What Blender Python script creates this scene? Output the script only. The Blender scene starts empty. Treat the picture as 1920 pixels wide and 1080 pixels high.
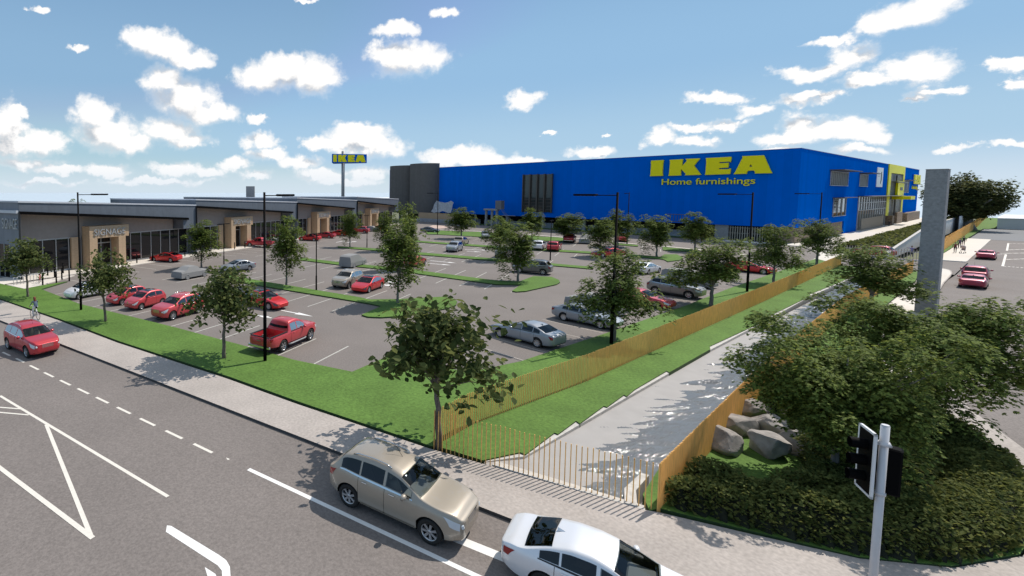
import bpy, bmesh, math, random
import numpy as np
from mathutils import Vector, Matrix

SC = bpy.context.scene
COL = SC.collection
PI = math.pi
R_ = math.radians

# ------------------------------------------------------------------ survey of the site
# ground positions were measured once with this pinhole survey (metres, camera 10 m up)
CX, CY, FOC, CAMH = 556., 421., 917., 10.
PITCH = math.atan(60 / 917.)
YAW = R_(56.7)
_R = np.array([math.sin(YAW), -math.cos(YAW), 0.])
_F0 = np.array([math.cos(YAW), math.sin(YAW), 0.])
_FW = _F0 * math.cos(PITCH) + np.array([0, 0, -math.sin(PITCH)])
_UP = _F0 * math.sin(PITCH) + np.array([0, 0, math.cos(PITCH)])


def ray(u, v):
    return _R * (u - CX) / FOC + _FW + _UP * (CY - v) / FOC


def G(u, v, z=0.):
    d = ray(u, v)
    t = (z - CAMH) / d[2]
    return (float(d[0] * t), float(d[1] * t))


def FY(u, v, y):                      # point on a wall of constant y -> (x, z)
    d = ray(u, v); t = y / d[1]
    return (float(d[0] * t), float(CAMH + d[2] * t))


def FX(u, v, x):                      # point on a wall of constant x -> (y, z)
    d = ray(u, v); t = x / d[0]
    return (float(d[1] * t), float(CAMH + d[2] * t))


def azel(u, v):
    d = ray(u, v); d = d / np.linalg.norm(d)
    return (math.atan2(float(d @ _R), float(d @ _F0)), math.asin(float(d[2])))


# ------------------------------------------------------------------ tagging
def tag(o, label=None, cat=None, group=None, kind=None):
    if label: o['label'] = label
    if cat: o['category'] = cat
    if group: o['group'] = group
    if kind: o['kind'] = kind
    return o


def thing(name, label, cat, loc=(0, 0, 0), rz=0., group=None):
    o = bpy.data.objects.new(name, None)
    o.empty_display_size = 0.2
    COL.objects.link(o)
    o.location = loc
    o.rotation_euler = (0, 0, rz)
    return tag(o, label, cat, group)


def link(name, me, parent=None):
    o = bpy.data.objects.new(name, me)
    COL.objects.link(o)
    if parent is not None:
        o.parent = parent
    return o


def copy_tree(o, parent=None, color=None):
    c = o.copy()
    COL.objects.link(c)
    if parent is not None:
        c.parent = parent
    if color is not None:
        c.color = color
    for ch in KIDS.get(o.name, []):
        copy_tree(ch, c, color)
    return c


KIDS = {}


def note_kids():
    KIDS.clear()
    for o in bpy.data.objects:
        if o.parent is not None:
            KIDS.setdefault(o.parent.name, []).append(o)


# ------------------------------------------------------------------ mesh builder
class MB:
    def __init__(s):
        s.v = []; s.f = []; s.m = []; s.sm = []

    def add(s, verts, faces, mi=0, smooth=False):
        b = len(s.v)
        s.v.extend([tuple(map(float, p)) for p in verts])
        for f in faces:
            s.f.append(tuple(b + i for i in f)); s.m.append(mi); s.sm.append(smooth)
        return s

    def box(s, c, size, rz=0., mi=0, M=None):
        hx, hy, hz = size[0] / 2, size[1] / 2, size[2] / 2
        ca, sa = math.cos(rz), math.sin(rz)
        vs = []
        for z in (-hz, hz):
            for x, y in ((-hx, -hy), (hx, -hy), (hx, hy), (-hx, hy)):
                p = (c[0] + x * ca - y * sa, c[1] + x * sa + y * ca, c[2] + z)
                if M is not None: p = tuple(M @ Vector(p))
                vs.append(p)
        return s.add(vs, [(3, 2, 1, 0), (4, 5, 6, 7), (0, 1, 5, 4), (1, 2, 6, 5), (2, 3, 7, 6), (3, 0, 4, 7)], mi)

    def bbox(s, lo, hi, mi=0):
        return s.box([(a + b) / 2 for a, b in zip(lo, hi)], [abs(b - a) for a, b in zip(lo, hi)], 0, mi)

    def bevbox(s, c, size, b=.02, rz=0., mi=0):
        # box with chamfered vertical and horizontal edges
        hx, hy, hz = size[0] / 2, size[1] / 2, size[2] / 2
        ca, sa = math.cos(rz), math.sin(rz)
        rings = []
        for z, i in ((-hz, b), (-hz + b, 0), (hz - b, 0), (hz, b)):
            x0, y0 = hx - i, hy - i
            k = b
            rg = [(-x0 + k, -y0), (x0 - k, -y0), (x0, -y0 + k), (x0, y0 - k), (x0 - k, y0), (-x0 + k, y0), (-x0, y0 - k), (-x0, -y0 + k)]
            rings.append([(c[0] + x * ca - y * sa, c[1] + x * sa + y * ca, c[2] + z) for x, y in rg])
        vs = [p for r in rings for p in r]
        fs = [tuple(range(7, -1, -1)), tuple(range(24, 32))]
        for r in range(3):
            for i in range(8):
                j = (i + 1) % 8
                fs.append((r * 8 + i, r * 8 + j, r * 8 + 8 + j, r * 8 + 8 + i))
        return s.add(vs, fs, mi)

    def tube(s, pts, rads, n=8, mi=0, cap=True, smooth=True):
        pts = [Vector(p) for p in pts]
        if not hasattr(rads, '__len__'): rads = [rads] * len(pts)
        vs = []; fs = []
        prev = None
        for i, p in enumerate(pts):
            if i == 0: t = pts[1] - pts[0]
            elif i == len(pts) - 1: t = pts[-1] - pts[-2]
            else: t = pts[i + 1] - pts[i - 1]
            if t.length < 1e-9: t = Vector((0, 0, 1))
            t.normalize()
            if prev is None:
                a = Vector((1, 0, 0)) if abs(t.x) < .8 else Vector((0, 1, 0))
                x = t.cross(a).normalized()
            else:
                x = (prev - t * prev.dot(t))
                x = x.normalized() if x.length > 1e-6 else t.orthogonal().normalized()
            prev = x
            y = t.cross(x)
            for k in range(n):
                a = 2 * PI * k / n
                vs.append(p + x * (math.cos(a) * rads[i]) + y * (math.sin(a) * rads[i]))
        for i in range(len(pts) - 1):
            for k in range(n):
                j = (k + 1) % n
                fs.append((i * n + k, i * n + j, (i + 1) * n + j, (i + 1) * n + k))
        s.add(vs, fs, mi, smooth)
        if cap:
            b = len(s.v) - len(vs)
            s.f.append(tuple(b + k for k in range(n - 1, -1, -1))); s.m.append(mi); s.sm.append(False)
            e = b + (len(pts) - 1) * n
            s.f.append(tuple(e + k for k in range(n))); s.m.append(mi); s.sm.append(False)
        return s

    def prism(s, poly, z0, z1, mi=0, mi_side=None):
        n = len(poly)
        area = sum(poly[i][0] * poly[(i + 1) % n][1] - poly[(i + 1) % n][0] * poly[i][1] for i in range(n))
        if area < 0: poly = poly[::-1]
        vs = [(x, y, z0) for x, y in poly] + [(x, y, z1) for x, y in poly]
        s.add(vs, [tuple(range(n - 1, -1, -1)), tuple(range(n, 2 * n))], mi)
        b = len(s.v) - 2 * n
        for i in range(n):
            j = (i + 1) % n
            s.f.append((b + i, b + j, b + n + j, b + n + i)); s.m.append(mi if mi_side is None else mi_side); s.sm.append(False)
        return s

    def flat(s, poly, z, mi=0):
        n = len(poly)
        area = sum(poly[i][0] * poly[(i + 1) % n][1] - poly[(i + 1) % n][0] * poly[i][1] for i in range(n))
        if area < 0: poly = poly[::-1]
        return s.add([(x, y, z) for x, y in poly], [tuple(range(n))], mi)

    def strip(s, a, b, w, z, mi=0):
        a = Vector(a[:2]); b = Vector(b[:2]); d = (b - a)
        n = Vector((-d.y, d.x)).normalized() * (w / 2)
        return s.flat([a + n, a - n, b - n, b + n], z, mi)

    def lathe(s, prof, n=24, axis='z', mi=0, c=(0, 0, 0), smooth=True, close=False):
        vs = []; fs = []
        for r, h in prof:
            for k in range(n):
                a = 2 * PI * k / n
                x, y = r * math.cos(a), r * math.sin(a)
                if axis == 'z': p = (x, y, h)
                elif axis == 'y': p = (x, h, -y)
                else: p = (h, x, y)
                vs.append((p[0] + c[0], p[1] + c[1], p[2] + c[2]))
        m = len(prof)
        for i in range(m if close else m - 1):
            i2 = (i + 1) % m
            for k in range(n):
                j = (k + 1) % n
                fs.append((i * n + k, i * n + j, i2 * n + j, i2 * n + k))
        return s.add(vs, fs, mi, smooth)

    def mesh(s, name, mats):
        me = bpy.data.meshes.new(name)
        me.from_pydata(s.v, [], s.f)
        for m in mats: me.materials.append(m)
        me.polygons.foreach_set('material_index', s.m)
        me.polygons.foreach_set('use_smooth', s.sm)
        me.update()
        return me

    def build(s, name, mats, parent=None, fixn=False):
        if not isinstance(mats, (list, tuple)): mats = [mats]
        me = s.mesh(name, mats)
        if fixn:
            bm = bmesh.new(); bm.from_mesh(me)
            bmesh.ops.recalc_face_normals(bm, faces=bm.faces)
            bm.to_mesh(me); bm.free()
        return link(name, me, parent)


def np_mesh(name, V, F, mats, mi=None, smooth=False):
    """V (n,3), F (m,k) all faces the same size"""
    me = bpy.data.meshes.new(name)
    V = np.asarray(V, np.float32); F = np.asarray(F, np.int32)
    k = F.shape[1]
    me.vertices.add(len(V)); me.vertices.foreach_set('co', V.ravel())
    me.loops.add(F.size); me.loops.foreach_set('vertex_index', F.ravel())
    me.polygons.add(len(F))
    me.polygons.foreach_set('loop_start', np.arange(0, F.size, k, dtype=np.int32))
    me.polygons.foreach_set('loop_total', np.full(len(F), k, np.int32))
    for m in mats: me.materials.append(m)
    if mi is not None: me.polygons.foreach_set('material_index', np.asarray(mi, np.int32))
    me.polygons.foreach_set('use_smooth', np.full(len(F), smooth))
    me.update(calc_edges=True)
    me.validate()
    return me


def text_mesh(name, body, size, extrude, m):
    cu = bpy.data.curves.new(name, 'FONT')
    cu.body = body; cu.size = size; cu.extrude = extrude
    cu.align_x = 'LEFT'
    o = bpy.data.objects.new(name, cu); COL.objects.link(o)
    dg = bpy.context.evaluated_depsgraph_get()
    me = bpy.data.meshes.new_from_object(o.evaluated_get(dg))
    bpy.data.objects.remove(o); bpy.data.curves.remove(cu)
    me.name = name
    me.materials.clear(); me.materials.append(m)
    return me


def fit_text(me, x0, x1, y0, y1):
    """scale glyph mesh (xy) to a box"""
    n = len(me.vertices); a = np.empty(n * 3, np.float32); me.vertices.foreach_get('co', a); a = a.reshape(-1, 3)
    lo = a.min(0); hi = a.max(0)
    a[:, 0] = x0 + (a[:, 0] - lo[0]) / (hi[0] - lo[0]) * (x1 - x0)
    a[:, 1] = y0 + (a[:, 1] - lo[1]) / (hi[1] - lo[1]) * (y1 - y0)
    me.vertices.foreach_set('co', a.ravel()); me.update()
    return me


def poly_mesh(name, polys, extrude, m):
    """flat letters from outlines (holes allowed), in xy, extruded along z both ways"""
    cu = bpy.data.curves.new(name, 'CURVE'); cu.dimensions = '2D'; cu.fill_mode = 'BOTH'; cu.extrude = extrude
    for pl in polys:
        sp = cu.splines.new('POLY'); sp.points.add(len(pl) - 1)
        for i, (x, y) in enumerate(pl): sp.points[i].co = (x, y, 0, 1)
        sp.use_cyclic_u = True
    o = bpy.data.objects.new(name, cu); COL.objects.link(o)
    dg = bpy.context.evaluated_depsgraph_get()
    me = bpy.data.meshes.new_from_object(o.evaluated_get(dg))
    bpy.data.objects.remove(o); bpy.data.curves.remove(cu)
    me.name = name
    me.materials.clear(); me.materials.append(m)
    return me


# ------------------------------------------------------------------ materials
def new_mat(name):
    m = bpy.data.materials.new(name); m.use_nodes = True
    nt = m.node_tree
    return m, nt, nt.nodes['Principled BSDF']


def mat(name, c, rough=.6, metal=0., spec=.5, var=0., vscale=4., detail=4., bump=0., bscale=40., c2=None, big=0., bigscale=.15, coat=0., coords='Object', stretch=None):
    m, nt, p = new_mat(name)
    N = nt.nodes; L = nt.links
    p.inputs['Roughness'].default_value = rough
    p.inputs['Metallic'].default_value = metal
    p.inputs['Specular IOR Level'].default_value = spec
    p.inputs['Coat Weight'].default_value = coat
    p.inputs['Coat Roughness'].default_value = .04
    c = tuple(c) + (1,)
    p.inputs['Base Color'].default_value = c
    vec = None
    if var or bump or big:
        tc = N.new('ShaderNodeTexCoord'); vec = tc.outputs[coords]
        if stretch:
            mp = N.new('ShaderNodeMapping'); mp.inputs['Scale'].default_value = stretch
            L.new(vec, mp.inputs['Vector']); vec = mp.outputs['Vector']
    col = None
    if var:
        n = N.new('ShaderNodeTexNoise'); n.inputs['Scale'].default_value = vscale; n.inputs['Detail'].default_value = detail
        L.new(vec, n.inputs['Vector'])
        r = N.new('ShaderNodeMapRange'); r.inputs['From Min'].default_value = .3; r.inputs['From Max'].default_value = .7
        L.new(n.outputs['Fac'], r.inputs['Value'])
        mx = N.new('ShaderNodeMix'); mx.data_type = 'RGBA'
        cc2 = tuple(c2) + (1,) if c2 else tuple(min(1, x * (1 + var)) for x in c[:3]) + (1,)
        cc1 = c if c2 else tuple(x * (1 - var) for x in c[:3]) + (1,)
        mx.inputs['A'].default_value = cc1; mx.inputs['B'].default_value = cc2
        L.new(r.outputs['Result'], mx.inputs['Factor']); col = mx.outputs['Result']
    if big:
        n = N.new('ShaderNodeTexNoise'); n.inputs['Scale'].default_value = bigscale; n.inputs['Detail'].default_value = 5
        L.new(vec, n.inputs['Vector'])
        r = N.new('ShaderNodeMapRange'); r.inputs['From Min'].default_value = .3; r.inputs['From Max'].default_value = .7
        r.inputs['To Min'].default_value = 1 - big; r.inputs['To Max'].default_value = 1 + big
        L.new(n.outputs['Fac'], r.inputs['Value'])
        mx = N.new('ShaderNodeMix'); mx.data_type = 'RGBA'; mx.blend_type = 'MULTIPLY'; mx.inputs['Factor'].default_value = 1
        if col is None: mx.inputs['A'].default_value = c
        else: L.new(col, mx.inputs['A'])
        L.new(r.outputs['Result'], mx.inputs['B']); col = mx.outputs['Result']
    if col is not None: L.new(col, p.inputs['Base Color'])
    if bump:
        n = N.new('ShaderNodeTexNoise'); n.inputs['Scale'].default_value = bscale; n.inputs['Detail'].default_value = 5
        L.new(vec, n.inputs['Vector'])
        b = N.new('ShaderNodeBump'); b.inputs['Strength'].default_value = bump; b.inputs['Distance'].default_value = .02
        L.new(n.outputs['Fac'], b.inputs['Height']); L.new(b.outputs['Normal'], p.inputs['Normal'])
    return m


def leaf_mat(name, c1, c2, trans=.25, rough=.7):
    m, nt, p = new_mat(name)
    N = nt.nodes; L = nt.links
    g = N.new('ShaderNodeNewGeometry')
    cr = N.new('ShaderNodeValToRGB')
    cr.color_ramp.elements[0].color = tuple(c1) + (1,); cr.color_ramp.elements[1].color = tuple(c2) + (1,)
    L.new(g.outputs['Random Per Island'], cr.inputs['Fac'])
    L.new(cr.outputs['Color'], p.inputs['Base Color'])
    p.inputs['Roughness'].default_value = rough
    p.inputs['Specular IOR Level'].default_value = .12
    t = N.new('ShaderNodeBsdfTranslucent')
    hs = N.new('ShaderNodeHueSaturation'); hs.inputs['Value'].default_value = 1.6; hs.inputs['Hue'].default_value = .48
    L.new(cr.outputs['Color'], hs.inputs['Color']); L.new(hs.outputs['Color'], t.inputs['Color'])
    mx = N.new('ShaderNodeMixShader'); mx.inputs['Fac'].default_value = trans
    L.new(p.outputs['BSDF'], mx.inputs[1]); L.new(t.outputs['BSDF'], mx.inputs[2])
    L.new(mx.outputs['Shader'], N['Material Output'].inputs['Surface'])
    return m


def paint_mat(name, metal=.25):
    m, nt, p = new_mat(name)
    N = nt.nodes; L = nt.links
    oi = N.new('ShaderNodeObjectInfo')
    L.new(oi.outputs['Color'], p.inputs['Base Color'])
    p.inputs['Metallic'].default_value = metal
    p.inputs['Roughness'].default_value = .38
    p.inputs['Coat Weight'].default_value = .8
    p.inputs['Coat Roughness'].default_value = .05
    return m


def asphalt_mat(name, base, spk):
    m, nt, p = new_mat(name)
    N = nt.nodes; L = nt.links
    tc = N.new('ShaderNodeTexCoord')
    n1 = N.new('ShaderNodeTexNoise'); n1.inputs['Scale'].default_value = 11.; n1.inputs['Detail'].default_value = 6; n1.inputs['Roughness'].default_value = .75
    n2 = N.new('ShaderNodeTexNoise'); n2.inputs['Scale'].default_value = .22; n2.inputs['Detail'].default_value = 5
    n3 = N.new('ShaderNodeTexNoise'); n3.inputs['Scale'].default_value = 45.; n3.inputs['Detail'].default_value = 2
    for n in (n1, n2, n3): L.new(tc.outputs['Object'], n.inputs['Vector'])
    r1 = N.new('ShaderNodeMapRange'); r1.inputs['From Min'].default_value = .33; r1.inputs['From Max'].default_value = .67; r1.inputs['To Min'].default_value = 1 - spk; r1.inputs['To Max'].default_value = 1 + spk
    L.new(n1.outputs['Fac'], r1.inputs['Value'])
    r2 = N.new('ShaderNodeMapRange'); r2.inputs['From Min'].default_value = .3; r2.inputs['From Max'].default_value = .7; r2.inputs['To Min'].default_value = .93; r2.inputs['To Max'].default_value = 1.07
    L.new(n2.outputs['Fac'], r2.inputs['Value'])
    mu = N.new('ShaderNodeMath'); mu.operation = 'MULTIPLY'
    L.new(r1.outputs['Result'], mu.inputs[0]); L.new(r2.outputs['Result'], mu.inputs[1])
    mx = N.new('ShaderNodeMix'); mx.data_type = 'RGBA'; mx.blend_type = 'MULTIPLY'; mx.inputs['Factor'].default_value = 1
    mx.inputs['A'].default_value = tuple(base) + (1,)
    L.new(mu.outputs['Value'], mx.inputs['B']); L.new(mx.outputs['Result'], p.inputs['Base Color'])
    p.inputs['Roughness'].default_value = .85; p.inputs['Specular IOR Level'].default_value = .3
    b = N.new('ShaderNodeBump'); b.inputs['Strength'].default_value = .5; b.inputs['Distance'].default_value = .012
    ad = N.new('ShaderNodeMath'); ad.operation = 'ADD'
    L.new(n1.outputs['Fac'], ad.inputs[0]); L.new(n3.outputs['Fac'], ad.inputs[1])
    L.new(ad.outputs['Value'], b.inputs['Height']); L.new(b.outputs['Normal'], p.inputs['Normal'])
    return m


def glass_mat(name, c, rough=.03, spec=.6):
    m, nt, p = new_mat(name)
    p.inputs['Base Color'].default_value = tuple(c) + (1,)
    p.inputs['Roughness'].default_value = rough
    p.inputs['Specular IOR Level'].default_value = spec
    p.inputs['IOR'].default_value = 1.5
    return m


M = {}
M['asphalt'] = asphalt_mat('asphalt', (.200, .176, .163), .24)
M['lot'] = asphalt_mat('car park asphalt', (.196, .173, .160), .2)
M['pave'] = mat('concrete pavement', (.40, .357, .326), .85, var=.16, vscale=9, detail=8, bump=.25, bscale=60, big=.1, bigscale=.5)
M['cream'] = mat('cream paving', (.66, .61, .545), .85, var=.08, vscale=6, detail=8, bump=.15, bscale=30, big=.05)
M['kerb'] = mat('dark kerb', (.055, .058, .062), .8, var=.2, vscale=6)
M['grass'] = mat('lawn', (.103, .188, .040), .8, spec=.15, var=.22, vscale=7., detail=8, bump=.9, bscale=28., big=.15, bigscale=.4)
M['grass_side'] = mat('lawn edge', (.035, .07, .02), .9, var=.3, vscale=10)
M['ground'] = mat('far ground', (.14, .15, .09), .95, var=.3, vscale=.05, detail=8)
M['white'] = mat('white road paint', (.72, .68, .61), .7, var=.06, vscale=14, bump=.2, bscale=80)
M['white2'] = mat('bright road paint', (.80, .79, .77), .65, var=.04, vscale=14)
M['bayline'] = mat('bay line paint', (.48, .47, .43), .8, var=.12, vscale=10)
M['bayhaze'] = mat('bay edge paint', (.48, .44, .39), .8, var=.12, vscale=10)
M['conc'] = mat('concrete', (.30, .30, .30), .85, var=.12, vscale=3, detail=8, bump=.2, bscale=30)
M['coping'] = mat('white coping', (.52, .50, .47), .85, var=.14, vscale=5)
M['bed'] = mat('canal bed', (.36, .345, .335), .8, var=.05, vscale=1.5, detail=8)
M['stake'] = mat('timber stake', (.88, .50, .165), .75, spec=.1, var=.15, vscale=5, stretch=(3, 3, .4))
M['blue'] = mat('blue cladding', (.0, .132, .64), .85, spec=.0, var=.03, vscale=.6)
M['yellow'] = mat('yellow sign', (.95, .82, .0), .5, spec=.3)
M['yellow2'] = mat('yellow cladding', (.98, .88, .0), .5, spec=.3)
M['silo'] = mat('charcoal cladding', (.135, .130, .126), .85, spec=.05, var=.06, vscale=1.)
M['black'] = mat('black metal', (.003, .003, .0035), .7, spec=.06)
M['blackpl'] = mat('black plastic', (.012, .012, .013), .55)
M['grey'] = mat('grey cladding', (.20, .215, .245), .7, var=.05, vscale=1.2, detail=8)
M['greyroof'] = mat('roof capping', (.55, .57, .62), .55, var=.05, vscale=2)
M['fascia'] = mat('fascia cladding', (.115, .135, .165), .6, var=.08, vscale=1.5, detail=8)
M['taupe'] = mat('render wall', (.27, .245, .235), .85, var=.06, vscale=2, detail=8)
M['wood'] = mat('timber cladding', (.50, .355, .225), .6, var=.12, vscale=2.5, stretch=(1, 1, 6))
M['soffit'] = mat('timber soffit', (.42, .31, .20), .6, var=.1, vscale=2)
M['shopglass'] = glass_mat('shop glazing', (.012, .012, .014), .03, .5)
M['bluglass'] = glass_mat('window glazing', (.04, .045, .045), .05, .6)
M['alu'] = mat('aluminium', (.42, .43, .44), .4, metal=.3)
M['lettering'] = mat('grey lettering', (.42, .43, .44), .45, metal=.2)
M['whitewall'] = mat('white wall', (.74, .75, .78), .75, var=.04, vscale=1, big=.04)
M['stone'] = mat('stone cladding', (.24, .18, .13), .85, var=.45, vscale=2.6, detail=6, bump=.6, bscale=6)
M['awning'] = mat('awning steel', (.10, .10, .11), .5, metal=.2)
M['pillar'] = mat('speckled concrete', (.275, .28, .29), .85, spec=.2, var=.16, vscale=6, detail=9, bump=.3, bscale=12)
M['pole'] = mat('grey steel', (.28, .29, .30), .5, metal=.1)
M['whitepole'] = mat('white painted steel', (.60, .60, .62), .45, var=.03, vscale=3)
M['rock'] = mat('boulder stone', (.32, .295, .275), .9, var=.28, vscale=3, detail=9, bump=.8, bscale=7)
M['bark'] = mat('bark', (.16, .13, .11), .9, var=.35, vscale=9, bump=.8, bscale=14, stretch=(1, 1, .25))
M['barkg'] = mat('grey bark', (.20, .19, .18), .9, var=.3, vscale=9, bump=.6, bscale=14, stretch=(1, 1, .25))
M['leafA'] = leaf_mat('broad leaf', (.028, .050, .014), (.150, .178, .060), .34)
M['leafB'] = leaf_mat('maple leaf', (.030, .055, .012), (.215, .280, .058), .36)
M['leafC'] = leaf_mat('spreading tree leaf', (.032, .056, .014), (.225, .290, .070), .36)
M['leafF'] = leaf_mat('fig leaf', (.026, .040, .013), (.150, .165, .060), .28)
M['hedge'] = leaf_mat('hedge leaf', (.032, .055, .014), (.185, .205, .060), .38)
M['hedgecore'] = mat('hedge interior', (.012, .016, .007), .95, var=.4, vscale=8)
M['paint'] = paint_mat('car paint')
M['dullpaint'] = mat('primer grey', (.25, .25, .25), .75)
def see_glass(name, tint, refl):
    m, nt, p = new_mat(name); N = nt.nodes; L = nt.links
    N.remove(p)
    t = N.new('ShaderNodeBsdfTransparent'); t.inputs['Color'].default_value = tuple(tint) + (1,)
    g = N.new('ShaderNodeBsdfGlossy'); g.inputs['Roughness'].default_value = .02; g.inputs['Color'].default_value = (.72, .75, .78, 1)
    lw = N.new('ShaderNodeFresnel'); lw.inputs['IOR'].default_value = 1.5
    mu = N.new('ShaderNodeMath'); mu.operation = 'MULTIPLY_ADD'; mu.inputs[1].default_value = .6; mu.inputs[2].default_value = refl; mu.use_clamp = True
    L.new(lw.outputs['Fac'], mu.inputs[0])
    mx = N.new('ShaderNodeMixShader'); L.new(mu.outputs['Value'], mx.inputs['Fac']); L.new(t.outputs['BSDF'], mx.inputs[1]); L.new(g.outputs['BSDF'], mx.inputs[2])
    L.new(mx.outputs['Shader'], N['Material Output'].inputs['Surface'])
    return m
M['carglass'] = see_glass('car windscreen', (.46, .50, .51), .03)
M['tintglass'] = see_glass('tinted car glass', (.10, .115, .125), .03)
M['darkglass'] = glass_mat('dark car glass', (.012, .016, .02), .02, .7)
M['dash'] = mat('dashboard', (.50, .49, .46), .7)
M['cabin2'] = mat('dark seat fabric', (.12, .115, .11), .8)
M['cabin'] = mat('cabin lining', (.06, .058, .055), .8)
M['tyre'] = mat('tyre rubber', (.012, .012, .012), .8)
M['rim'] = mat('alloy wheel', (.52, .53, .55), .3, metal=.85)
M['chrome'] = mat('chrome trim', (.68, .69, .70), .15, metal=1.)
M['lamp'] = mat('headlight lens', (.58, .62, .66), .12, coat=.5)
M['lampdark'] = mat('dark headlight', (.05, .05, .055), .1, coat=.5)
M['tail'] = mat('tail light lens', (.28, .008, .012), .15, coat=.5)
M['plate'] = mat('number plate', (.55, .55, .52), .5)
M['seat'] = mat('beige seat', (.55, .45, .32), .7)
M['bin'] = mat('steel mesh screen', (.36, .37, .40), .6, var=.25, vscale=4)

def seam(m, period, dark):
    """faint vertical panel joints on cladding (depends on x + y, so it runs round both faces)"""
    nt = m.node_tree; N = nt.nodes; L = nt.links; p = N['Principled BSDF']
    src = p.inputs['Base Color'].links[0].from_socket if p.inputs['Base Color'].links else None
    tc = N.new('ShaderNodeTexCoord'); d = N.new('ShaderNodeVectorMath'); d.operation = 'DOT_PRODUCT'; d.inputs[1].default_value = (1 / period, 1 / period, 0)
    L.new(tc.outputs['Object'], d.inputs[0])
    f = N.new('ShaderNodeMath'); f.operation = 'FRACT'; L.new(d.outputs['Value'], f.inputs[0])
    g = N.new('ShaderNodeMath'); g.operation = 'LESS_THAN'; g.inputs[1].default_value = .06; L.new(f.outputs['Value'], g.inputs[0])
    fl = N.new('ShaderNodeMath'); fl.operation = 'FLOOR'; L.new(d.outputs['Value'], fl.inputs[0])
    wn = N.new('ShaderNodeTexWhiteNoise'); wn.noise_dimensions = '1D'; L.new(fl.outputs['Value'], wn.inputs['W'])
    r = N.new('ShaderNodeMapRange'); r.inputs['To Min'].default_value = .955; r.inputs['To Max'].default_value = 1.04; L.new(wn.outputs['Value'], r.inputs['Value'])
    k = N.new('ShaderNodeMath'); k.operation = 'MULTIPLY_ADD'; k.inputs[1].default_value = -dark; L.new(g.outputs['Value'], k.inputs[0]); L.new(r.outputs['Result'], k.inputs[2])
    mx = N.new('ShaderNodeMix'); mx.data_type = 'RGBA'; mx.blend_type = 'MULTIPLY'; mx.inputs['Factor'].default_value = 1
    if src: L.new(src, mx.inputs['A'])
    else: mx.inputs['A'].default_value = p.inputs['Base Color'].default_value
    L.new(k.outputs['Value'], mx.inputs['B']); L.new(mx.outputs['Result'], p.inputs['Base Color'])
seam(M['blue'], 1.15, .08); seam(M['silo'], .9, .15); seam(M['fascia'], .8, .10); seam(M['grey'], .8, .08); seam(M['wood'], .18, .12)
# ================================================================== ground, roads, paving
def structure(name, mb, mats):
    o = mb.build(name, mats, None, True)
    o['kind'] = 'structure'
    return o


ground = MB()
ground.flat([(-420, -420), (300, -420), (300, -60), (338, -40), (338, 30), (420, 60), (420, 330), (300, 420), (-100, 420), (-420, 300)], -1.2)
structure('ground', ground, M['ground'])

sea_m, nt, p = new_mat('hazy sea')
p.inputs['Base Color'].default_value = (.46, .54, .61, 1); p.inputs['Roughness'].default_value = .7; p.inputs['Specular IOR Level'].default_value = .1  # pale matte base carries the horizon haze in its colour
sea = MB(); sea.flat([(-14000, -14000), (14000, -14000), (14000, 14000), (-14000, 14000)], -1.6)
structure('sea', sea, sea_m)

KD = Vector((math.cos(R_(-71.4)), math.sin(R_(-71.4))))       # direction of the near road


def kerb(y):                                                   # kerb line x at y
    return 10.8 + (16.2 - y) / math.tan(R_(71.4))


corner = [(kerb(4.5), 4.5), (15.9, .5), (17.6, -2.6), (20.6, -4.6), (25, -5.0), (29.5, -2.6), (33.8, -.2), (38.2, 1.3), (48, 3.0), (60, 4.4), (77.5, 5.1), (89.7, 5.45)]
nose = [(97, 5.5), (101.3, 5.62), (104.5, 5.9), (106, 6.25), (107.2, 7.0), (107.4, 8.3)]

# road: everything left of the kerb and south of it, one sheet with a notch for the paved side
road = MB()
poly = [(-75, -70), (180, -70), (181, 9.5), (119, 9.5)]
poly += [(119, 5.3), (101, 5.3)]
poly += [(89.7, 5.6), (77.5, 5.25), (60, 4.6), (48, 3.2), (38.2, 1.6), (33.8, .2), (29.5, -2.2), (25, -4.6), (21, -4.2), (18, -2.2), (16.2, .6), (kerb(4.5) + .3, 4.6), (kerb(45) + .3, 45), (kerb(150) + .3, 150), (-75, 150)]
road.flat(poly, -.12)
structure('road', road, M['asphalt'])

# wide bitumen of the site car park and its driveway
lot = MB()
lot.flat([(14.2, 14.2), (26, 14.0), (60, 14.6), (99, 15.4), (100.4, 5.4), (119.4, 5.4), (119.4, 12.2), (136, 13), (136, 20), (133, 27), (133, 160), (118, 190), (30, 130), (1.5, 72), (4, 57), (4, 48)], -.10)
structure('car_park', lot, M['lot'])

farroad = MB(); farroad.flat([(181.2, -25), (235, -25), (235, 8.3), (181.2, 8.3)], -.11)
structure('forecourt', farroad, mat('smooth bitumen', (.155, .16, .17), .8, var=.05, vscale=.6))

pave = MB()
inner = [(-9.6, 86), (-3.2, 67), (1.6, 53), (5.1, 42), (7.6, 33.4), (11.0, 23.6), (12.4, 18.9), (14.5, 12.7), (17.3, 6.4), (17.6, 6.0), (18.6, 4.3), (19.9, 2.2), (21.5, .75), (23.8, -.25), (27, -.6), (30.5, -.1), (33, .9), (36.5, 2.6), (46, 5.0), (56, 6.6), (62, 7.0), (88.3, 7.3), (107.4, 8.3)]
pave.prism([(kerb(86), 86)] + [(kerb(45), 45)] + corner + nose + inner[::-1][1:], -.3, 0, 0, 1)
structure('pavement', pave, [M['pave'], M['kerb']])

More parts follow.
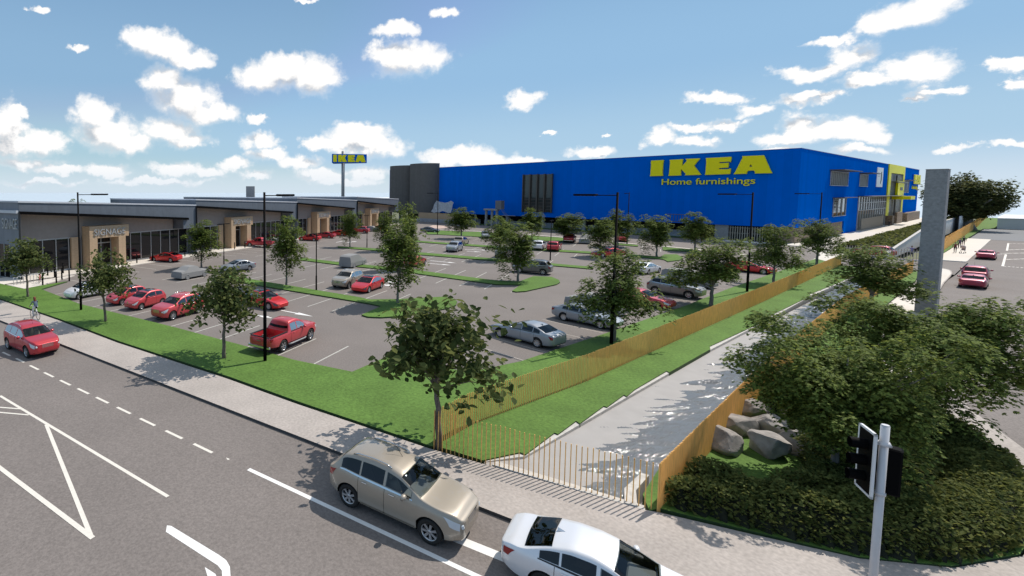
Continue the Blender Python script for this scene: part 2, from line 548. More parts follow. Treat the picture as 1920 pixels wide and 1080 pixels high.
pv2 = MB()
pv2.prism([(119.8, 5.6), (121, 5.5), (181, 5.5), (181.4, 8.4), (119.6, 8.4)], -.3, .01, 0, 0)
structure('footpath', pv2, [M['cream']])
pv4 = MB()
pv4.flat([(62.5, 6.3), (78, 6.2), (89.7, 6.1), (97, 6.0), (101, 6.05), (104.3, 6.3), (105.6, 6.7), (106.6, 7.3), (106.7, 8.2), (88.3, 7.25), (62.3, 6.95)], .006)
structure('paving_strip', pv4, [M['cream']])
pv5 = MB()
pv5.flat([(42.5, 2.3), (48, 3.1), (60, 4.5), (77.5, 5.2), (89.7, 5.55), (97, 5.6), (101, 5.7), (104.3, 6.0), (105.6, 6.4), (106.9, 7.1), (107, 8.22), (88.3, 7.22), (62, 6.92), (56, 6.5), (46, 4.9), (41, 3.8)], .004)
structure('corner_paving', pv5, [M['cream']])
pv3 = MB()
pv3.prism([(119.5, 18.9), (134, 19.2), (330, 18.9), (330, 26.1), (136, 26.1), (132.5, 27), (132, 36), (129.5, 36), (129, 24), (119.5, 21)], -.3, .02)
pv3.prism([(100.6, 15.8), (112, 16.2), (118.5, 17.2), (119.3, 18.7), (119.3, 20.8), (112, 18.8), (104, 18.3), (100.6, 18.2)], -.3, .015)
structure('store_path', pv3, [M['cream']])

spv = MB()                                                      # shop front pavement
a_ = R_(23.5); ux, uy = math.cos(a_), math.sin(a_)
S0 = (30 - 28 * ux, 75.3 - 28 * uy)                            # front corner of the row of shops


def shop_pt(s, d=0.):                                           # s along the front, d behind it
    return (S0[0] + ux * s - uy * d, S0[1] + uy * s + ux * d)


spv.prism([shop_pt(-6, -1.4), shop_pt(124, -1.4), shop_pt(124, 3.2), shop_pt(-6, 3.2), shop_pt(-9, 12), shop_pt(-12, 12)], -.3, 0.0)
spv.prism([G(0, 531), G(45, 541), G(75, 535), G(140, 516), shop_pt(4, -1.5), shop_pt(-5.9, -1.5), shop_pt(-10, 6)], -.3, -.004)
structure('shop_pavement', spv, [M['cream']])

# lawns: kerbed slabs of turf
lawn = MB()
v = [(-9.4, 86), (-3.0, 67.05), (1.8, 53.05), (5.3, 42.05), (7.8, 33.45), (11.2, 23.7), (12.6, 18.95), (14.7, 12.65), (17.6, 12.9), (26.8, 12.72), (40, 12.9), (60, 13.45), (70, 13.7), (99.6, 14.6),
     (106, 18.3), (89.2, 17.9), (65.4, 17.4), (52.4, 16.8), (38, 16.5), (26.7, 16.43), (22.6, 17.0), (20.7, 21.4), (17.25, 20.6), (15.6, 24.0), (14.4, 27.9), (12.1, 34.7), (7.5, 47.0), (5.4, 56.4), (8.4, 59.8), G(75, 536), G(45, 542), G(0, 532), (-4, 72), (-6, 86)]
lawn.prism(v, -.3, .03, 0, 1)
structure('lawn', lawn, [M['grass'], M['grass_side']])

bank = MB()
bk = [(14.75, 12.9), (17.6, 13.1), (26.8, 12.95), (40, 13.2), (60, 13.7), (70, 14.0), (99.4, 14.7), (99.5, 11.9), (80, 11.9), (68, 12.05), (67.6, 11.8), (52, 11.6), (51.6, 11.35), (39.6, 11.35), (38.9, 11.1)]
px = [(1330, 650), (1318, 656), (1255, 699), (1250, 696), (1190, 731), (1175, 744), (1170, 741), (1138, 764), (1132, 762), (1087, 795), (1080, 790), (1046, 815), (1040, 812), (985, 853), (975, 849), (905, 864)]
bk += [G(*q) for q in px[2:]]
bank.prism(bk, -.75, .024, 0, 1)
structure('bank', bank, [M['grass'], M['grass_side']])
cop = MB()                                                      # pale concrete lining that shows past the turf
cop.prism([(15.6, 10.88), (17.2, 10.28), (21.5, 10.46), (26.4, 10.66), (31.9, 10.86), (38.9, 11.11), (51.6, 11.37), (67.6, 11.80), (80, 11.78), (99, 11.78), (99, 12.4), (40, 12.4), (15.3, 11.6)], -.8, -.03)
cop.prism([(15.6, 10.6), (17.35, 6.35), (17.6, 6.45), (15.95, 10.65)], -.8, -.012)
cop.prism([(17.3, 6.55), (18.2, 6.95), (19.6, 7.1), (19.5, 7.32), (18.0, 7.22), (17.15, 6.85)], -.8, .028)
structure('canal_coping', cop, [M['coping']])
bed = MB()
xs = list(np.linspace(15.5, 99, 60))
n = 24
def wedge(x): return float(np.interp(x, [15, 17.6, 22.7, 29, 34, 45, 57, 75, 99], [8.0, 8.3, 9.0, 9.3, 9.45, 10.0, 10.9, 11.7, 12.2]))
vs = []
for x in xs:
    yr = 6.0 + (x - 17) * .035 if x < 60 else 8.0
    yl = 10.9 + (x - 17) * .012
    yb = wedge(x)
    for k in range(n):
        t = k / (n - 1)
        y = yl + (yr - yl) * t
        vs.append((x, y, -.30 + (y - yb) * (.085 if y > yb else .28)))
fs = [(i * n + k, i * n + k + 1, (i + 1) * n + k + 1, (i + 1) * n + k) for i in range(len(xs) - 1) for k in range(n - 1)]
bed.add(vs, fs)
structure('canal_bed', bed, [M['bed']])

# the water: a rippled sheet running out on the sloping bed
wm, nt, p = new_mat('canal water')
p.inputs['Base Color'].default_value = (.17, .18, .19, 1); p.inputs['Roughness'].default_value = .06; p.inputs['IOR'].default_value = 1.33
tc = nt.nodes.new('ShaderNodeTexCoord'); mp = nt.nodes.new('ShaderNodeMapping'); mp.inputs['Scale'].default_value = (.7, 2.8, 1)
mp.inputs['Rotation'].default_value = (0, 0, .58)
nn = nt.nodes.new('ShaderNodeTexNoise'); nn.inputs['Scale'].default_value = 1.9; nn.inputs['Detail'].default_value = 4
bb = nt.nodes.new('ShaderNodeBump'); bb.inputs['Strength'].default_value = .8; bb.inputs['Distance'].default_value = .10
nt.links.new(tc.outputs['Object'], mp.inputs['Vector']); nt.links.new(mp.outputs['Vector'], nn.inputs['Vector'])
nt.links.new(nn.outputs['Fac'], bb.inputs['Height']); nt.links.new(bb.outputs['Normal'], p.inputs['Normal'])
M['water'] = wm
rng = np.random.default_rng(5)
nx, ny = 560, 60
X = np.linspace(15.6, 99, nx); Y = np.linspace(0, 1, ny)
XX, TT = np.meshgrid(X, Y, indexing='ij')
YR = np.where(XX < 60, 7.0 + (XX - 17) * .028, 8.2); YL = 10.85 + (XX - 17) * .012
YY = YR + (YL - YR) * TT
Z = np.full_like(XX, -.30)
for i in range(44):
    an = rng.uniform(-.28, .28) + 1.0; k = rng.uniform(4.0, 22.0); ph = rng.uniform(0, 6.28)
    Z += .034 / k ** .5 * np.sin(k * (XX * math.cos(an) * .9 + YY * math.sin(an) * 1.0) + ph) * (0.7 + .6 * np.sin(.7 * XX + i))
ids = np.arange(nx * ny).reshape(nx, ny)
F = np.stack([ids[:-1, :-1], ids[1:, :-1], ids[1:, 1:], ids[:-1, 1:]], -1).reshape(-1, 4)
me = np_mesh('water', np.stack([XX, YY, Z], -1).reshape(-1, 3), F, [wm], None, True)
o = link('water', me); o['kind'] = 'structure'

# right bank lawn (between canal fence and footpath), hedge bed, verge of the far footpath
rb = MB()
rb.prism([(17.75, 6.15), (30.2, 7.05), (59.2, 8.3), (99, 8.4), (99.6, 8.0), (88.3, 7.35), (62, 7.05), (56, 6.65), (46, 5.05), (36.5, 2.65), (33, .95), (30.5, -.05), (27, -.55), (23.8, -.2), (21.5, .8), (19.9, 2.25), (18.7, 4.4)], -.3, .025, 0, 1)
structure('corner_lawn', rb, [M['grass'], M['grass_side']])
rb2 = MB()
rb2.prism([(17.4, 6.25), (17.8, 6.15), (30.2, 7.05), (59, 8.35), (98.8, 8.4), (98.8, 8.75), (59, 8.75), (30, 7.7), (21, 7.2), (18.2, 6.75)], -.8, .0, 0, 1)
structure('canal_verge', rb2, [M['grass'], M['grass_side']])
vg = MB()
vg.prism([(121, 8.45), (240, 8.5), (240, 10.3), (121, 9.6)], -.3, .05, 0, 1)
vg.prism([(240.5, 6.8), (334, 6.8), (334, 11.6), (240.5, 10.3)], -.3, .055, 0, 1)
vg.prism([(232, 7.6), (240.4, 7.0), (240.4, 10.2), (232, 9.4)], -.3, .052, 0, 1)
structure('verge', vg, [M['grass'], M['grass_side']])
bedl = MB(); bedl.prism([(122, 12.7), (330, 12.7), (330, 18.8), (122, 18.8)], -.3, .03, 0, 1)
structure('planting_bed', bedl, [M['ground'], M['ground']])

# turf islands in the car park
isl = []
def P2(*q): return [G(*a) for a in q]
isl.append(P2((425, 514), (458, 521.5), (672, 557), (692, 561.5), (745, 561), (830, 556.5), (848, 559), (857, 565), (855, 572), (838, 578), (762, 592), (715, 595), (690, 594), (678, 590.5), (715, 574), (692, 569), (461, 531), (425, 523)))
isl.append(P2((767, 502.5), (785, 507), (930, 526), (975, 527.5), (1000, 518), (1034, 519), (1048, 525), (1050, 529), (1044, 533), (985, 546), (968, 547), (960, 545.5), (977, 534), (930, 533), (785, 513.5), (767, 508)))
isl.append(P2((563, 483), (640, 492), (770, 505), (770, 510), (640, 497), (563, 487.5)))
isl.append(P2((633, 461.5), (720, 467), (780, 473), (780, 477), (720, 471), (634, 464)))
isl.append(P2((780, 472.5), (942, 486), (1112, 500.5), (1112, 504.5), (942, 490), (780, 477)))
isl.append(P2((770, 450.5), (927, 461), (1112, 472), (1112, 475.5), (927, 464.5), (770, 453)))
isl.append(P2((1176, 476), (1238, 481.5), (1246, 477), (1269, 477), (1279, 482), (1281, 485.5), (1272, 488), (1252, 490.5), (1246, 487), (1238, 485.5), (1176, 479.5)))
isl.append(P2((800, 432), (834, 432.5), (870, 434.5), (901, 435), (960, 439), (960, 446), (900, 444), (820, 439.5), (800, 439)))
isl.append(P2((985, 441), (1009, 443.5), (1041, 445), (1075, 447.5), (1073, 454), (1010, 451), (985, 449)))
isl.append(P2((1242, 463), (1293, 468), (1312, 470), (1310, 473), (1289, 471.5), (1243, 469)))
isl.append(P2((1150, 456), (1196, 459.5), (1196, 462), (1150, 458.5)))
for i, pl in enumerate(isl):
    b = MB(); b.prism(pl, -.25, .02 + .001 * i, 0, 1)
    structure('turf_island', b, [M['grass'], M['grass_side']])
kw = MB()                                                        # pale kerb behind the last islands
for q in (((800, 430.5), (834, 431.5), (905, 434.2), (960, 437.2)), ((985, 439.8), (1041, 443.8), (1110, 449.5), (1160, 455), (1246, 462), (1320, 469)), ((1310, 470), (1400, 478))):
    w = P2(*q)
    for a, b in zip(w[:-1], w[1:]): kw.strip(a, b, .9, .025)
structure('pale_kerb', kw, [M['cream']])
ap = MB(); ap.flat(P2((812, 421.5), (835, 423), (841, 426), (825, 428), (800, 425.5)), -.09)
structure('brick_paving', ap, [mat('pink brick paving', (.50, .38, .32), .85, var=.1, vscale=2)])
sg = MB()
sg.prism([(131.0, 37), (133.3, 37), (133.3, 118), (131.0, 118)], -.25, .12, 0, 1)
structure('planted_strip', sg, [mat('low planting', (.05, .10, .03), .9, var=.5, vscale=2), M['grass_side']])

# painted markings
mk = MB(); z = -.12 + .004
for q in ((25, 215), (78, 240), (133, 268), (190, 296), (254, 327), (324, 360), (398, 395), (482, 435), (574, 480), (677, 529), (790, 582)):
    c = Vector(G(q[0] / 2.077, 560 + q[1] / 2.077, z)); mk.strip(c - KD * .55, c + KD * .55, .13, z)
mk.strip(G(0, 742, z), G(315, 931, z), .13, z)
mk.strip(G(86.5, 796, z), G(172, 1009, z), .14, z + .003)
mk.strip(G(-60, 832, z), G(174, 1009, z), .16, z + .006)
mk.strip(G(-60, 759, z), G(42, 767, z), .1, z + .003)
mk.strip(G(-60, 768, z), G(54, 778, z), .1, z + .003)
mk.flat([G(*q, z) for q in ((424, 858), (430, 860), (430, 862), (426, 862))], z)
structure('painted_line', mk, [M['white']])
mk = MB()
mk.strip(G(466, 879.5, z), G(905, 1085, z), .17, z)
mk.strip(G(849, 1007, z), G(985, 1062, z), .34, z)
mk.strip(G(985, 1062, z), G(1010, 1075, z), .2, z)
ar = [(313, 985), (321, 986), (410, 1040), (424, 1050), (431, 1062), (433, 1090), (431, 1140), (413, 1140), (417, 1090), (416, 1070), (408, 1060), (311, 997)]
mk.flat([G(*q, z) for q in ar], z)
mk.flat([G(*q, z) for q in ((384, 1063), (404, 1076), (431, 1140), (425, 1160), (392, 1090))], z - .0015)
structure('painted_arrow', mk, [M['white2']])
mk = MB()
for a, b in (((1880, 499), (1886, 477)), ((1888, 470), (1890.7, 456)), ((1871, 535), (1877, 510))):
    if b[1] != 510: mk.strip(G(*a, z), G(*b, z), .22, z)
def dashes(mb, a, b, n, w, z, duty=.55):
    a = Vector(a); b = Vector(b)
    for i in range(n):
        mb.strip(a.lerp(b, i / n), a.lerp(b, (i + duty) / n), w, z)
for a, b in (((1882, 499), (1930, 503)), ((1892, 456.5), (1940, 457.5))): dashes(mk, G(*a, z), G(*b, z), 6, .5, z)
for a, b in (((1886, 486.5), (1940, 484.5)), ((1892, 468.5), (1935, 467)), ((1885, 475), (1940, 474)), ((1870, 476.5), (1887, 476))): dashes(mk, G(*a, z), G(*b, z), 4, .3, z, .8)
structure('lane_line', mk, [M['white']])

BD = Vector((math.cos(R_(21.2)), math.sin(R_(21.2)))); BP = Vector((math.cos(R_(-72.2)), math.sin(R_(-72.2))))
bl = MB(); zl = -.10 + .004
def bays(start, i0, i1, l0, l1, pitch=2.66, skip=()):
    for i in range(i0, i1):
        if i in skip: continue
        s = Vector(start) + BP * (pitch * i)
        bl.strip(s + BD * l0, s + BD * l1, .10, zl)
bays((15.49, 25.57), -11, 2, -1.0, 4.2)
bays((24.32, 35.24), -8, 2, 0, 4.4)
bays((28.9, 37.0), -8, 4, 1.2, 5.9)
bays((42.85, 36.72), -8, 4, -.2, 4.9); bays((42.85, 36.72), -8, 3, 5.9, 11.0)
bays((59, 46), -5, 5, 0, 4.8); bays((59, 46), -5, 5, 5.6, 10.4)
bays((75, 50), -6, 7, 0, 4.8); bays((75, 50), -6, 7, 5.6, 10.4)
bays((92, 53), -6, 8, 0, 4.8); bays((92, 53), -6, 8, 5.6, 10.4)
bays((40, 55), -5, 4, 1.0, 5.6); bays((52, 66), -3, 4, 1, 5.6)
for i in range(36):                                              # bays in front of the shops
    a = shop_pt(3 + i * 2.7, -1.9); b = shop_pt(3 + i * 2.7, -6.6); bl.strip(a, b, .1, zl)
structure('bay_line', bl, [M['bayline']])
bl = MB()
for i in range(30):
    x = 22.2 + i * 2.55; yb = 16.6 + max(0, (x - 26)) * .022
    bl.strip((x, yb), (x, yb + 4.5), .07, zl)
for q in ((1192, 487), (1192, 478)): pass
structure('bay_edge', bl, [M['bayhaze']])
am = MB()
def arrow(a, b, w, hw, hl):
    a = Vector(a); b = Vector(b); d = (b - a).normalized(); n_ = Vector((-d.y, d.x)); c = b - d * hl
    am.flat([a + n_ * w, a - n_ * w, c - n_ * w, c + n_ * w], zl + .002)
    am.flat([c + n_ * hw, c - n_ * hw, b], zl + .002)
arrow(G(522, 578.6), G(587, 591.2), .09, .32, 1.7)
arrow(G(509, 594), G(480, 588.5), .09, .32, 1.2)
for a, b in (((872, 467), (917, 468)), ((875, 470), (904, 471.5)), ((798, 492), (846, 496)), ((807, 487.5), (856, 492)), ((630, 453.5), (648, 450.5)), ((651, 454), (669, 451.5)), ((722, 526), (748, 529)), ((720, 532), (741, 535.5))):
    arrow(G(*a), G(*b), .13, .4, 1.2)
structure('bay_arrow', am, [M['white2']])
# ================================================================== the blue store
SX, SY = 134.6, 26.2
store = thing('furniture_store', 'huge blue clad furniture store with yellow wall lettering and grey stair towers', 'store', (SX, SY, 0))
SH = 18.55; SB = 3.05; SL = 166.; SW = 113.
def sl(p): return (p[0] - SX, p[1] - SY, p[2])
w = MB()
w.bbox((0, 0, SB), (SL, SW, SH))
w.build('wall', M['blue'], store)
b = MB()                                                        # parapet capping
b.bbox((-.06, -.06, SH), (SL + .06, .35, SH + .12)); b.bbox((-.06, .352, SH), (.35, SW, SH + .12))
b.bbox((SL - .3, .352, SH), (SL + .06, SW, SH + .12)); b.bbox((.35, SW - .3, SH), (SL - .3, SW + .06, SH + .12))
b.build('parapet', mat('blue capping', (.01, .09, .42), .5), store)
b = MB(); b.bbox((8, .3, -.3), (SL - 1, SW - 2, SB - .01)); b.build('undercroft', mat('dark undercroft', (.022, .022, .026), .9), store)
for i in range(9):
    c = MB(); c.box((1.2, 18 + i * 11.3, SB / 2 - .16), (.6, .6, SB + .3)); c.build('column', M['conc'], store)
# corner plinth in stone, blue pier beside it
b = MB(); b.bbox((.15, .16, -.3), (FY(1580, 430, SY)[0] - SX, 3, SB - .012)); b.build('plinth', M['stone'], store)
b = MB(); b.bbox((42.2, .004, -.3), (56.8, 6, SB - .008)); b.build('pier', M['blue'], store)
# low timber screen under the front wall and concrete pier
b = MB()
y0, y1 = 38. - SY, 28. - SY
for i in range(24):
    y = y1 + (y0 - y1 - .9) * i / 23
    b.box((.55, y, 1.35), (.12, .16, 3.0))
b.box((.62, (y0 + y1) / 2, 2.55), (.06, y0 - y1, .1)); b.box((.62, (y0 + y1) / 2, 1.4), (.06, y0 - y1, .1))
b.build('batten_screen', mat('pale batten', (.40, .36, .29), .7), store)
b = MB(); b.bbox((.3, 36.6 - SY, -.3), (2.2, 38.9 - SY, SB - .02)); b.build('entry_wall', M['conc'], store)
b = MB()
for y in range(44, 108, 8):
    b.bbox((2.6, y - SY, -.3), (2.8, y + 6.5 - SY, 1.3))
b.build('low_screen', M['bin'], store)

# stair towers: half-round shafts standing proud of the front wall
def tower(y0, y1, dep, z1):
    yc = (y0 + y1) / 2; ry = (y1 - y0) / 2
    pts = [(0.05, y0)]
    for k in range(33):
        a = -PI / 2 - PI * k / 32
        ca, sa = math.cos(a), math.sin(a)
        e = 1.0
        pts.append((-dep * abs(ca) ** e - .0, yc + ry * math.copysign(abs(sa) ** e, sa)))
    pts.append((0.05, y1))
    m = MB(); m.prism([(x, y - SY) for x, y in pts], 2.6, z1)
    return m.build('stair_tower', M['silo'], store)
tower(114.9, 126.6, 5.6, 20.1)
tower(126.2, 137.6, 4.2, 19.9)
# feature window on the front wall
y0, y1 = 74.9 - SY, 83.5 - SY
win = MB(); win.bbox((-.30, y0, 4.45), (.02, y1, 15.15), 0)
wo = win.build('window', M['bluglass'], store)
f = MB()
for i in range(5):
    yy = y0 + (y1 - y0) * i / 4
    f.box((-.52, yy, 9.8), (.5, .34 if 0 < i < 4 else .22, 10.9))
for i in range(4):
    yy = y0 + (y1 - y0) * (i + .82) / 4
    f.box((-.36, yy, 9.8), (.1, .1, 10.7))
for k in range(4): f.box((-.34, (y0 + y1) / 2, 5.2 + k * .95), (.07, y1 - y0 - .2, .12))
for k in range(9):
    for i in range(4):
        yy = y0 + (y1 - y0) * (i + .86) / 4
        f.box((-.33, yy, 8.9 + k * .7), (.06, .55, .07))
f.build('frame', mat('bronze frame', (.075, .065, .055), .5), wo)
pn = MB()
for i in range(4):
    a = y0 + (y1 - y0) * (i + .04) / 4; c = y0 + (y1 - y0) * (i + .74) / 4
    pn.bbox((-.335, a, 8.55), (-.301, c, 15.0))
pn.build('panel', mat('grey green panel', (.055, .075, .075), .25), wo)

# lettering, front wall
def letters(pls, name, parent, proj, dep, m):
    pass
def front_px(pts): return [FX(1060 + x / 4.174, 260 + y / 4.174, SX) for x, y in pts]
word = [
    [(678, 172), (775, 167), (772, 180), (769, 200), (765, 270), (769, 291), (668, 294), (672, 276), (677, 200), (675, 186)],
    [(822, 166), (926, 160), (922, 176), (919, 216), (957, 172), (945, 158), (1060, 154), (1048, 168), (1012, 212), (1055, 268), (1067, 283), (940, 287), (948, 276), (912, 238), (908, 274), (912, 288), (812, 291), (817, 274), (824, 200), (825, 180)],
    [(1105, 152), (1304, 142), (1299, 185), (1286, 179), (1210, 184), (1209, 193), (1284, 189), (1280, 226), (1207, 231), (1206, 240), (1282, 238), (1299, 233), (1293, 277), (1097, 284), (1102, 268), (1108, 190), (1108, 168)],
    [(1388, 137), (1558, 130), (1612, 252), (1624, 270), (1486, 273), (1490, 262), (1480, 249), (1434, 251), (1424, 264), (1424, 275), (1320, 278), (1334, 262), (1386, 160), (1392, 150)]]
hole = [(1456, 199), (1443, 220), (1468, 219)]
for i, pl in enumerate(word):
    o_ = [front_px(pl)] + ([front_px(hole)] if i == 3 else [])
    me = poly_mesh('letter', o_, .22, M['yellow'])
    # xy of the outline = (world y, z); stand it on the wall
    me.transform(Matrix(((0, 0, -1, -.22), (1, 0, 0, -SY), (0, 1, 0, 0), (0, 0, 0, 1))))
    link('letter', me, store)
q = [FX(1060 + x / 4.174, 260 + y / 4.174, SX) for x, y in ((757, 365), (1487, 348))]
# glyphs read left to right towards -y
yl, yr = q[0][0], q[1][0]
ztop = FX(1060 + 1310 / 4.174, 260 + 305 / 4.174, SX)[1]; zbot = FX(1060 + 1420 / 4.174, 260 + 370 / 4.174, SX)[1]
def tagline(x0, x1, z0, z1, dep, place_m, parent):
    # each letter its own mesh, set out with the font's advance widths
    def ext(txt):
        me_ = text_mesh('t', txt, 1, 0, M['yellow']); a = np.empty(len(me_.vertices) * 3, np.float32); me_.vertices.foreach_get('co', a); a = a.reshape(-1, 3)
        r = (a[:, 0].min(), a[:, 0].max(), a[:, 1].min(), a[:, 1].max()); bpy.data.meshes.remove(me_); return r
    txt = 'Home furnishings'; full = ext(txt); k = (x1 - x0) / (full[1] - full[0]); kz = (z1 - z0) / (full[3] - full[2])
    for i, ch in enumerate(txt):
        if ch == ' ': continue
        e1 = ext(txt[:i + 1])[1]; c = ext(ch)
        me_ = text_mesh('letter', ch, 1, dep, M['yellow'])
        me_.transform(Matrix(((k, 0, 0, x0 + (e1 - (c[1] - c[0]) - full[0]) * k - c[0] * k), (0, kz, 0, z0 - full[2] * kz), (0, 0, 1, 0), (0, 0, 0, 1))))
        me_.transform(place_m); link('letter', me_, parent)
tg = thing('tagline', None, None, (0, 0, 0)); tg.parent = store
tagline(0, yl - yr, zbot, ztop, .16, Matrix(((0, 0, -1, -.16), (-1, 0, 0, yl - SY), (0, 1, 0, 0), (0, 0, 0, 1))), tg)

# --- entrance side (faces -y)
def side_window(x0, x1, z0, z1, nf, name='window', gl='bluglass', fin=.14):
    x0 -= SX; x1 -= SX
    g_ = MB(); g_.bbox((x0, -.03, z0), (x1, .3, z1)); wo = g_.build(name, M[gl], store)
    f = MB()
    f.bbox((x0 - .12, -.25, z0 - .12), (x1 + .12, .1, z0)); f.bbox((x0 - .12, -.25, z1), (x1 + .12, .1, z1 + .12))
    for i in range(nf + 1):
        x = x0 + (x1 - x0) * i / nf
        f.box((x, -.05 - fin / 2, (z0 + z1) / 2), (.16, fin, z1 - z0))
    f.build('frame', M['alu'], wo)
    return wo
def awning(x0, x1, z, dep):
    a = MB(); a.bbox((x0 - SX, -dep, z), (x1 - SX, .02, z + .14)); a.build('awning', M['awning'], store)
side_window(159.6, 177.1, 11.65, 14.7, 10); awning(158.6, 178.2, 14.95, 2.3)
side_window(191.4, 201.5, 11.65, 14.65, 6); awning(190.4, 203, 14.95, 2.3)
side_window(163.9, 176.9, 4.55, 8.55, 3); awning(163.0, 178, 8.75, 2.0)
# glazed hall
x0, x1 = 191.5 - SX, 232. - SX
g_ = MB(); g_.bbox((x0, -.05, -.2), (x1, .3, 8.9)); wo = g_.build('glazed_hall', M['bluglass'], store)
f = MB()
for i in range(13): f.box((x0 + (x1 - x0) * i / 12, -.12, 4.35), (.16, .2, 9.0))
for zz in (.1, 5.3, 7.3, 8.85): f.box(((x0 + x1) / 2, -.14, zz), (x1 - x0, .14, .16))
f.build('frame', M['alu'], wo)
f = MB()
for i in range(34): f.box((x0 + 3 + (x1 - x0 - 9) * i / 33, -.5, 1.55), (.28, .1, 3.2))
f.build('fin', mat('pale fin', (.45, .40, .33), .6), wo)
awning(191, 247, 8.95, 2.4)
# poster
b = MB(); b.bbox((214.6 - SX, -.12, 11.6), (224 - SX, .02, 17.2)); po = b.build('poster', mat('poster panel', (.90, .89, .88), .5), store)
b = MB()
zz = [(220.6, 15.9), (221.8, 16.1), (221.9, 15.2), (222.2, 13.9), (221.2, 12.9), (220.4, 12.4), (220.0, 12.7), (220.5, 13.7), (220.4, 14.7)]
b.add([(x - SX, -.135, z_) for x, z_ in zz] + [(x - SX, -.123, z_) for x, z_ in zz], [tuple(range(9))] + [(i, (i + 1) % 9, 9 + (i + 1) % 9, 9 + i) for i in range(9)])
b.build('motif', M['blackpl'], po)
b = MB(); b.bbox((216.4 - SX, -.13, 15.0), (218.6 - SX, -.121, 15.12)); b.bbox((216.4 - SX, -.13, 14.6), (218.2 - SX, -.121, 14.7)); b.bbox((216.4 - SX, -.13, 15.6), (217.6 - SX, -.121, 15.7)); b.build('caption', M['silo'], po)
# yellow entrance surround
x0, x1 = 232.6 - SX, 264. - SX
b = MB()
b.bbox((x0, -.25, 2.9), (x0 + 4.4, .05, SH + .15)); b.bbox((x1 - 3.0, -.25, 3.4), (x1, .05, SH + .15)); b.bbox((x0 + 4.4, -.25, 15.9), (x1 - 3.0, .05, SH + .15))
b.build('portal', M['yellow2'], store)
side_window(237.1, 260.9, -.1, 15.9, 12, 'entrance_glazing')
b = MB()
b.box((249.2 - SX, -.9, 13.3), (23, 1.2, .3)); b.box((247 - SX, -.3, 9), (.4, .3, 13)); b.build('entry_beam', M['awning'], store)
b = MB(); b.bbox((246.1 - SX, -.8, 8.9), (258.5 - SX, -.3, 13.7)); yb = b.build('sign_box', M['yellow2'], store)
b = MB(); b.bbox((250.5 - SX, -.9, 10.7), (255 - SX, -.801, 11.7)); b.build('plaque', M['grey'], yb)
b = MB(); b.bbox((240. - SX, -4.1, 7.85), (249. - SX, -.36, 8.86)); b.build('entry_canopy', M['yellow2'], store)
for x in (236, 266):
    b = MB(); b.bbox((x - 1.6 - SX, -1.4, -.2), (x + 1.6 - SX, .0, 2.88)); b.build('stone_pier', M['stone'], store)
b = MB(); b.bbox((247. - SX, -1.0, -.2), (258 - SX, -.3, 3.6)); b.build('stone_wall', M['stone'], store)
b = MB(); b.bbox((268 - SX, -1.1, -.2), (299 - SX, .2, 3.0)); b.build('stone_base', M['stone'], store)
side_window(265.5, 269.2, 10, 14, 1); side_window(271.8, 275.6, 10, 14, 1); awning(263, 280, 14.15, 1.4)
# entrance sign, small wordmark over a tagline
b = MB(); b.bbox((283.2 - SX, -.35, 13.0), (300.6 - SX, .02, 16.6)); sb = b.build('wall_sign', M['blue'], store)
w0, w1 = 283.6 - SX, 300.2 - SX
raw = [[(672, 294), (672, 172), (770, 172), (770, 294)],
       [(815, 294), (815, 172), (920, 172), (920, 216), (957, 172), (1060, 172), (1010, 220), (1067, 294), (945, 294), (912, 245), (912, 294)],
       [(1100, 294), (1100, 172), (1300, 172), (1300, 205), (1205, 205), (1205, 214), (1285, 214), (1285, 250), (1205, 250), (1205, 260), (1300, 260), (1300, 294)],
       [(1320, 294), (1388, 172), (1558, 172), (1624, 294), (1488, 294), (1480, 272), (1434, 272), (1424, 294)]]
for pl in raw:
    me = poly_mesh('letter', [[(w0 + (x - 672) / 952 * (w1 - w0), 13.1 + (294 - y) / 122 * 3.4) for x, y in pl]], .12, M['yellow'])
    me.transform(Matrix(((1, 0, 0, 0), (0, 0, -1, -.47), (0, 1, 0, 0), (0, 0, 0, 1))))
    link('letter', me, sb)
tg = thing('tagline', None, None, (0, 0, 0)); tg.parent = store
tagline(284.6 - SX, 298 - SX, 10.9, 12.5, .1, Matrix(((1, 0, 0, 0), (0, 0, -1, -.1), (0, 1, 0, 0), (0, 0, 0, 1))), tg)

# trolley racks, steel stairs and shelters in front of the store
def post_frame(name, label, cat, loc, w_, d_, h, rz, m, roofm):
    t = thing(name, label, cat, loc, rz)
    for x in (-w_ / 2, w_ / 2):
        for y in (-d_ / 2, d_ / 2):
            p_ = MB(); p_.box((x, y, h / 2), (.14, .14, h)); p_.build('post', m, t)
    r = MB(); r.box((0, 0, h + .06), (w_ + .3, d_ + .3, .12)); r.build('roof', roofm, t)
    return t
st = thing('escape_stair', 'grey steel escape stair with tower against the blue store front', 'stair', (129.5, 0, -.1))
yA = FX(912, 395, 129.5)[0]; yB = FX(932, 395, 129.5)[0]
st.location.y = yB
for dy in (0, yA - yB, (yA - yB) * .45):
    b = MB(); b.box((0, dy, 2.6), (.5, .55, 5.2)); b.build('leg', M['conc'], st)
b = MB(); b.box((0, (yA - yB) / 2, 5.0), (1.6, yA - yB + .8, .5)); b.build('landing', M['conc'], st)
b = MB(); b.box((.4, -.6, 6.4), (1.6, 1.9, 2.6)); b.build('cabin', mat('mesh cabin', (.16, .16, .18), .8), st)
b = MB()
for i in range(13): b.box((.2, -1.8 - i * .34, 4.7 - i * .36), (1.3, .38, .08))
b.box((-.4, -4, 3.4), (.06, 4.4, .12)); b.build('flight', M['pole'], st)
sc_ = thing('service_canopy', 'pale folded canopy over a yard beside the stair towers', 'canopy', (130.2, 0, 0))
yA = FX(812, 392, 130.2)[0]; yB = FX(848, 392, 130.2)[0]; sc_.location.y = yB
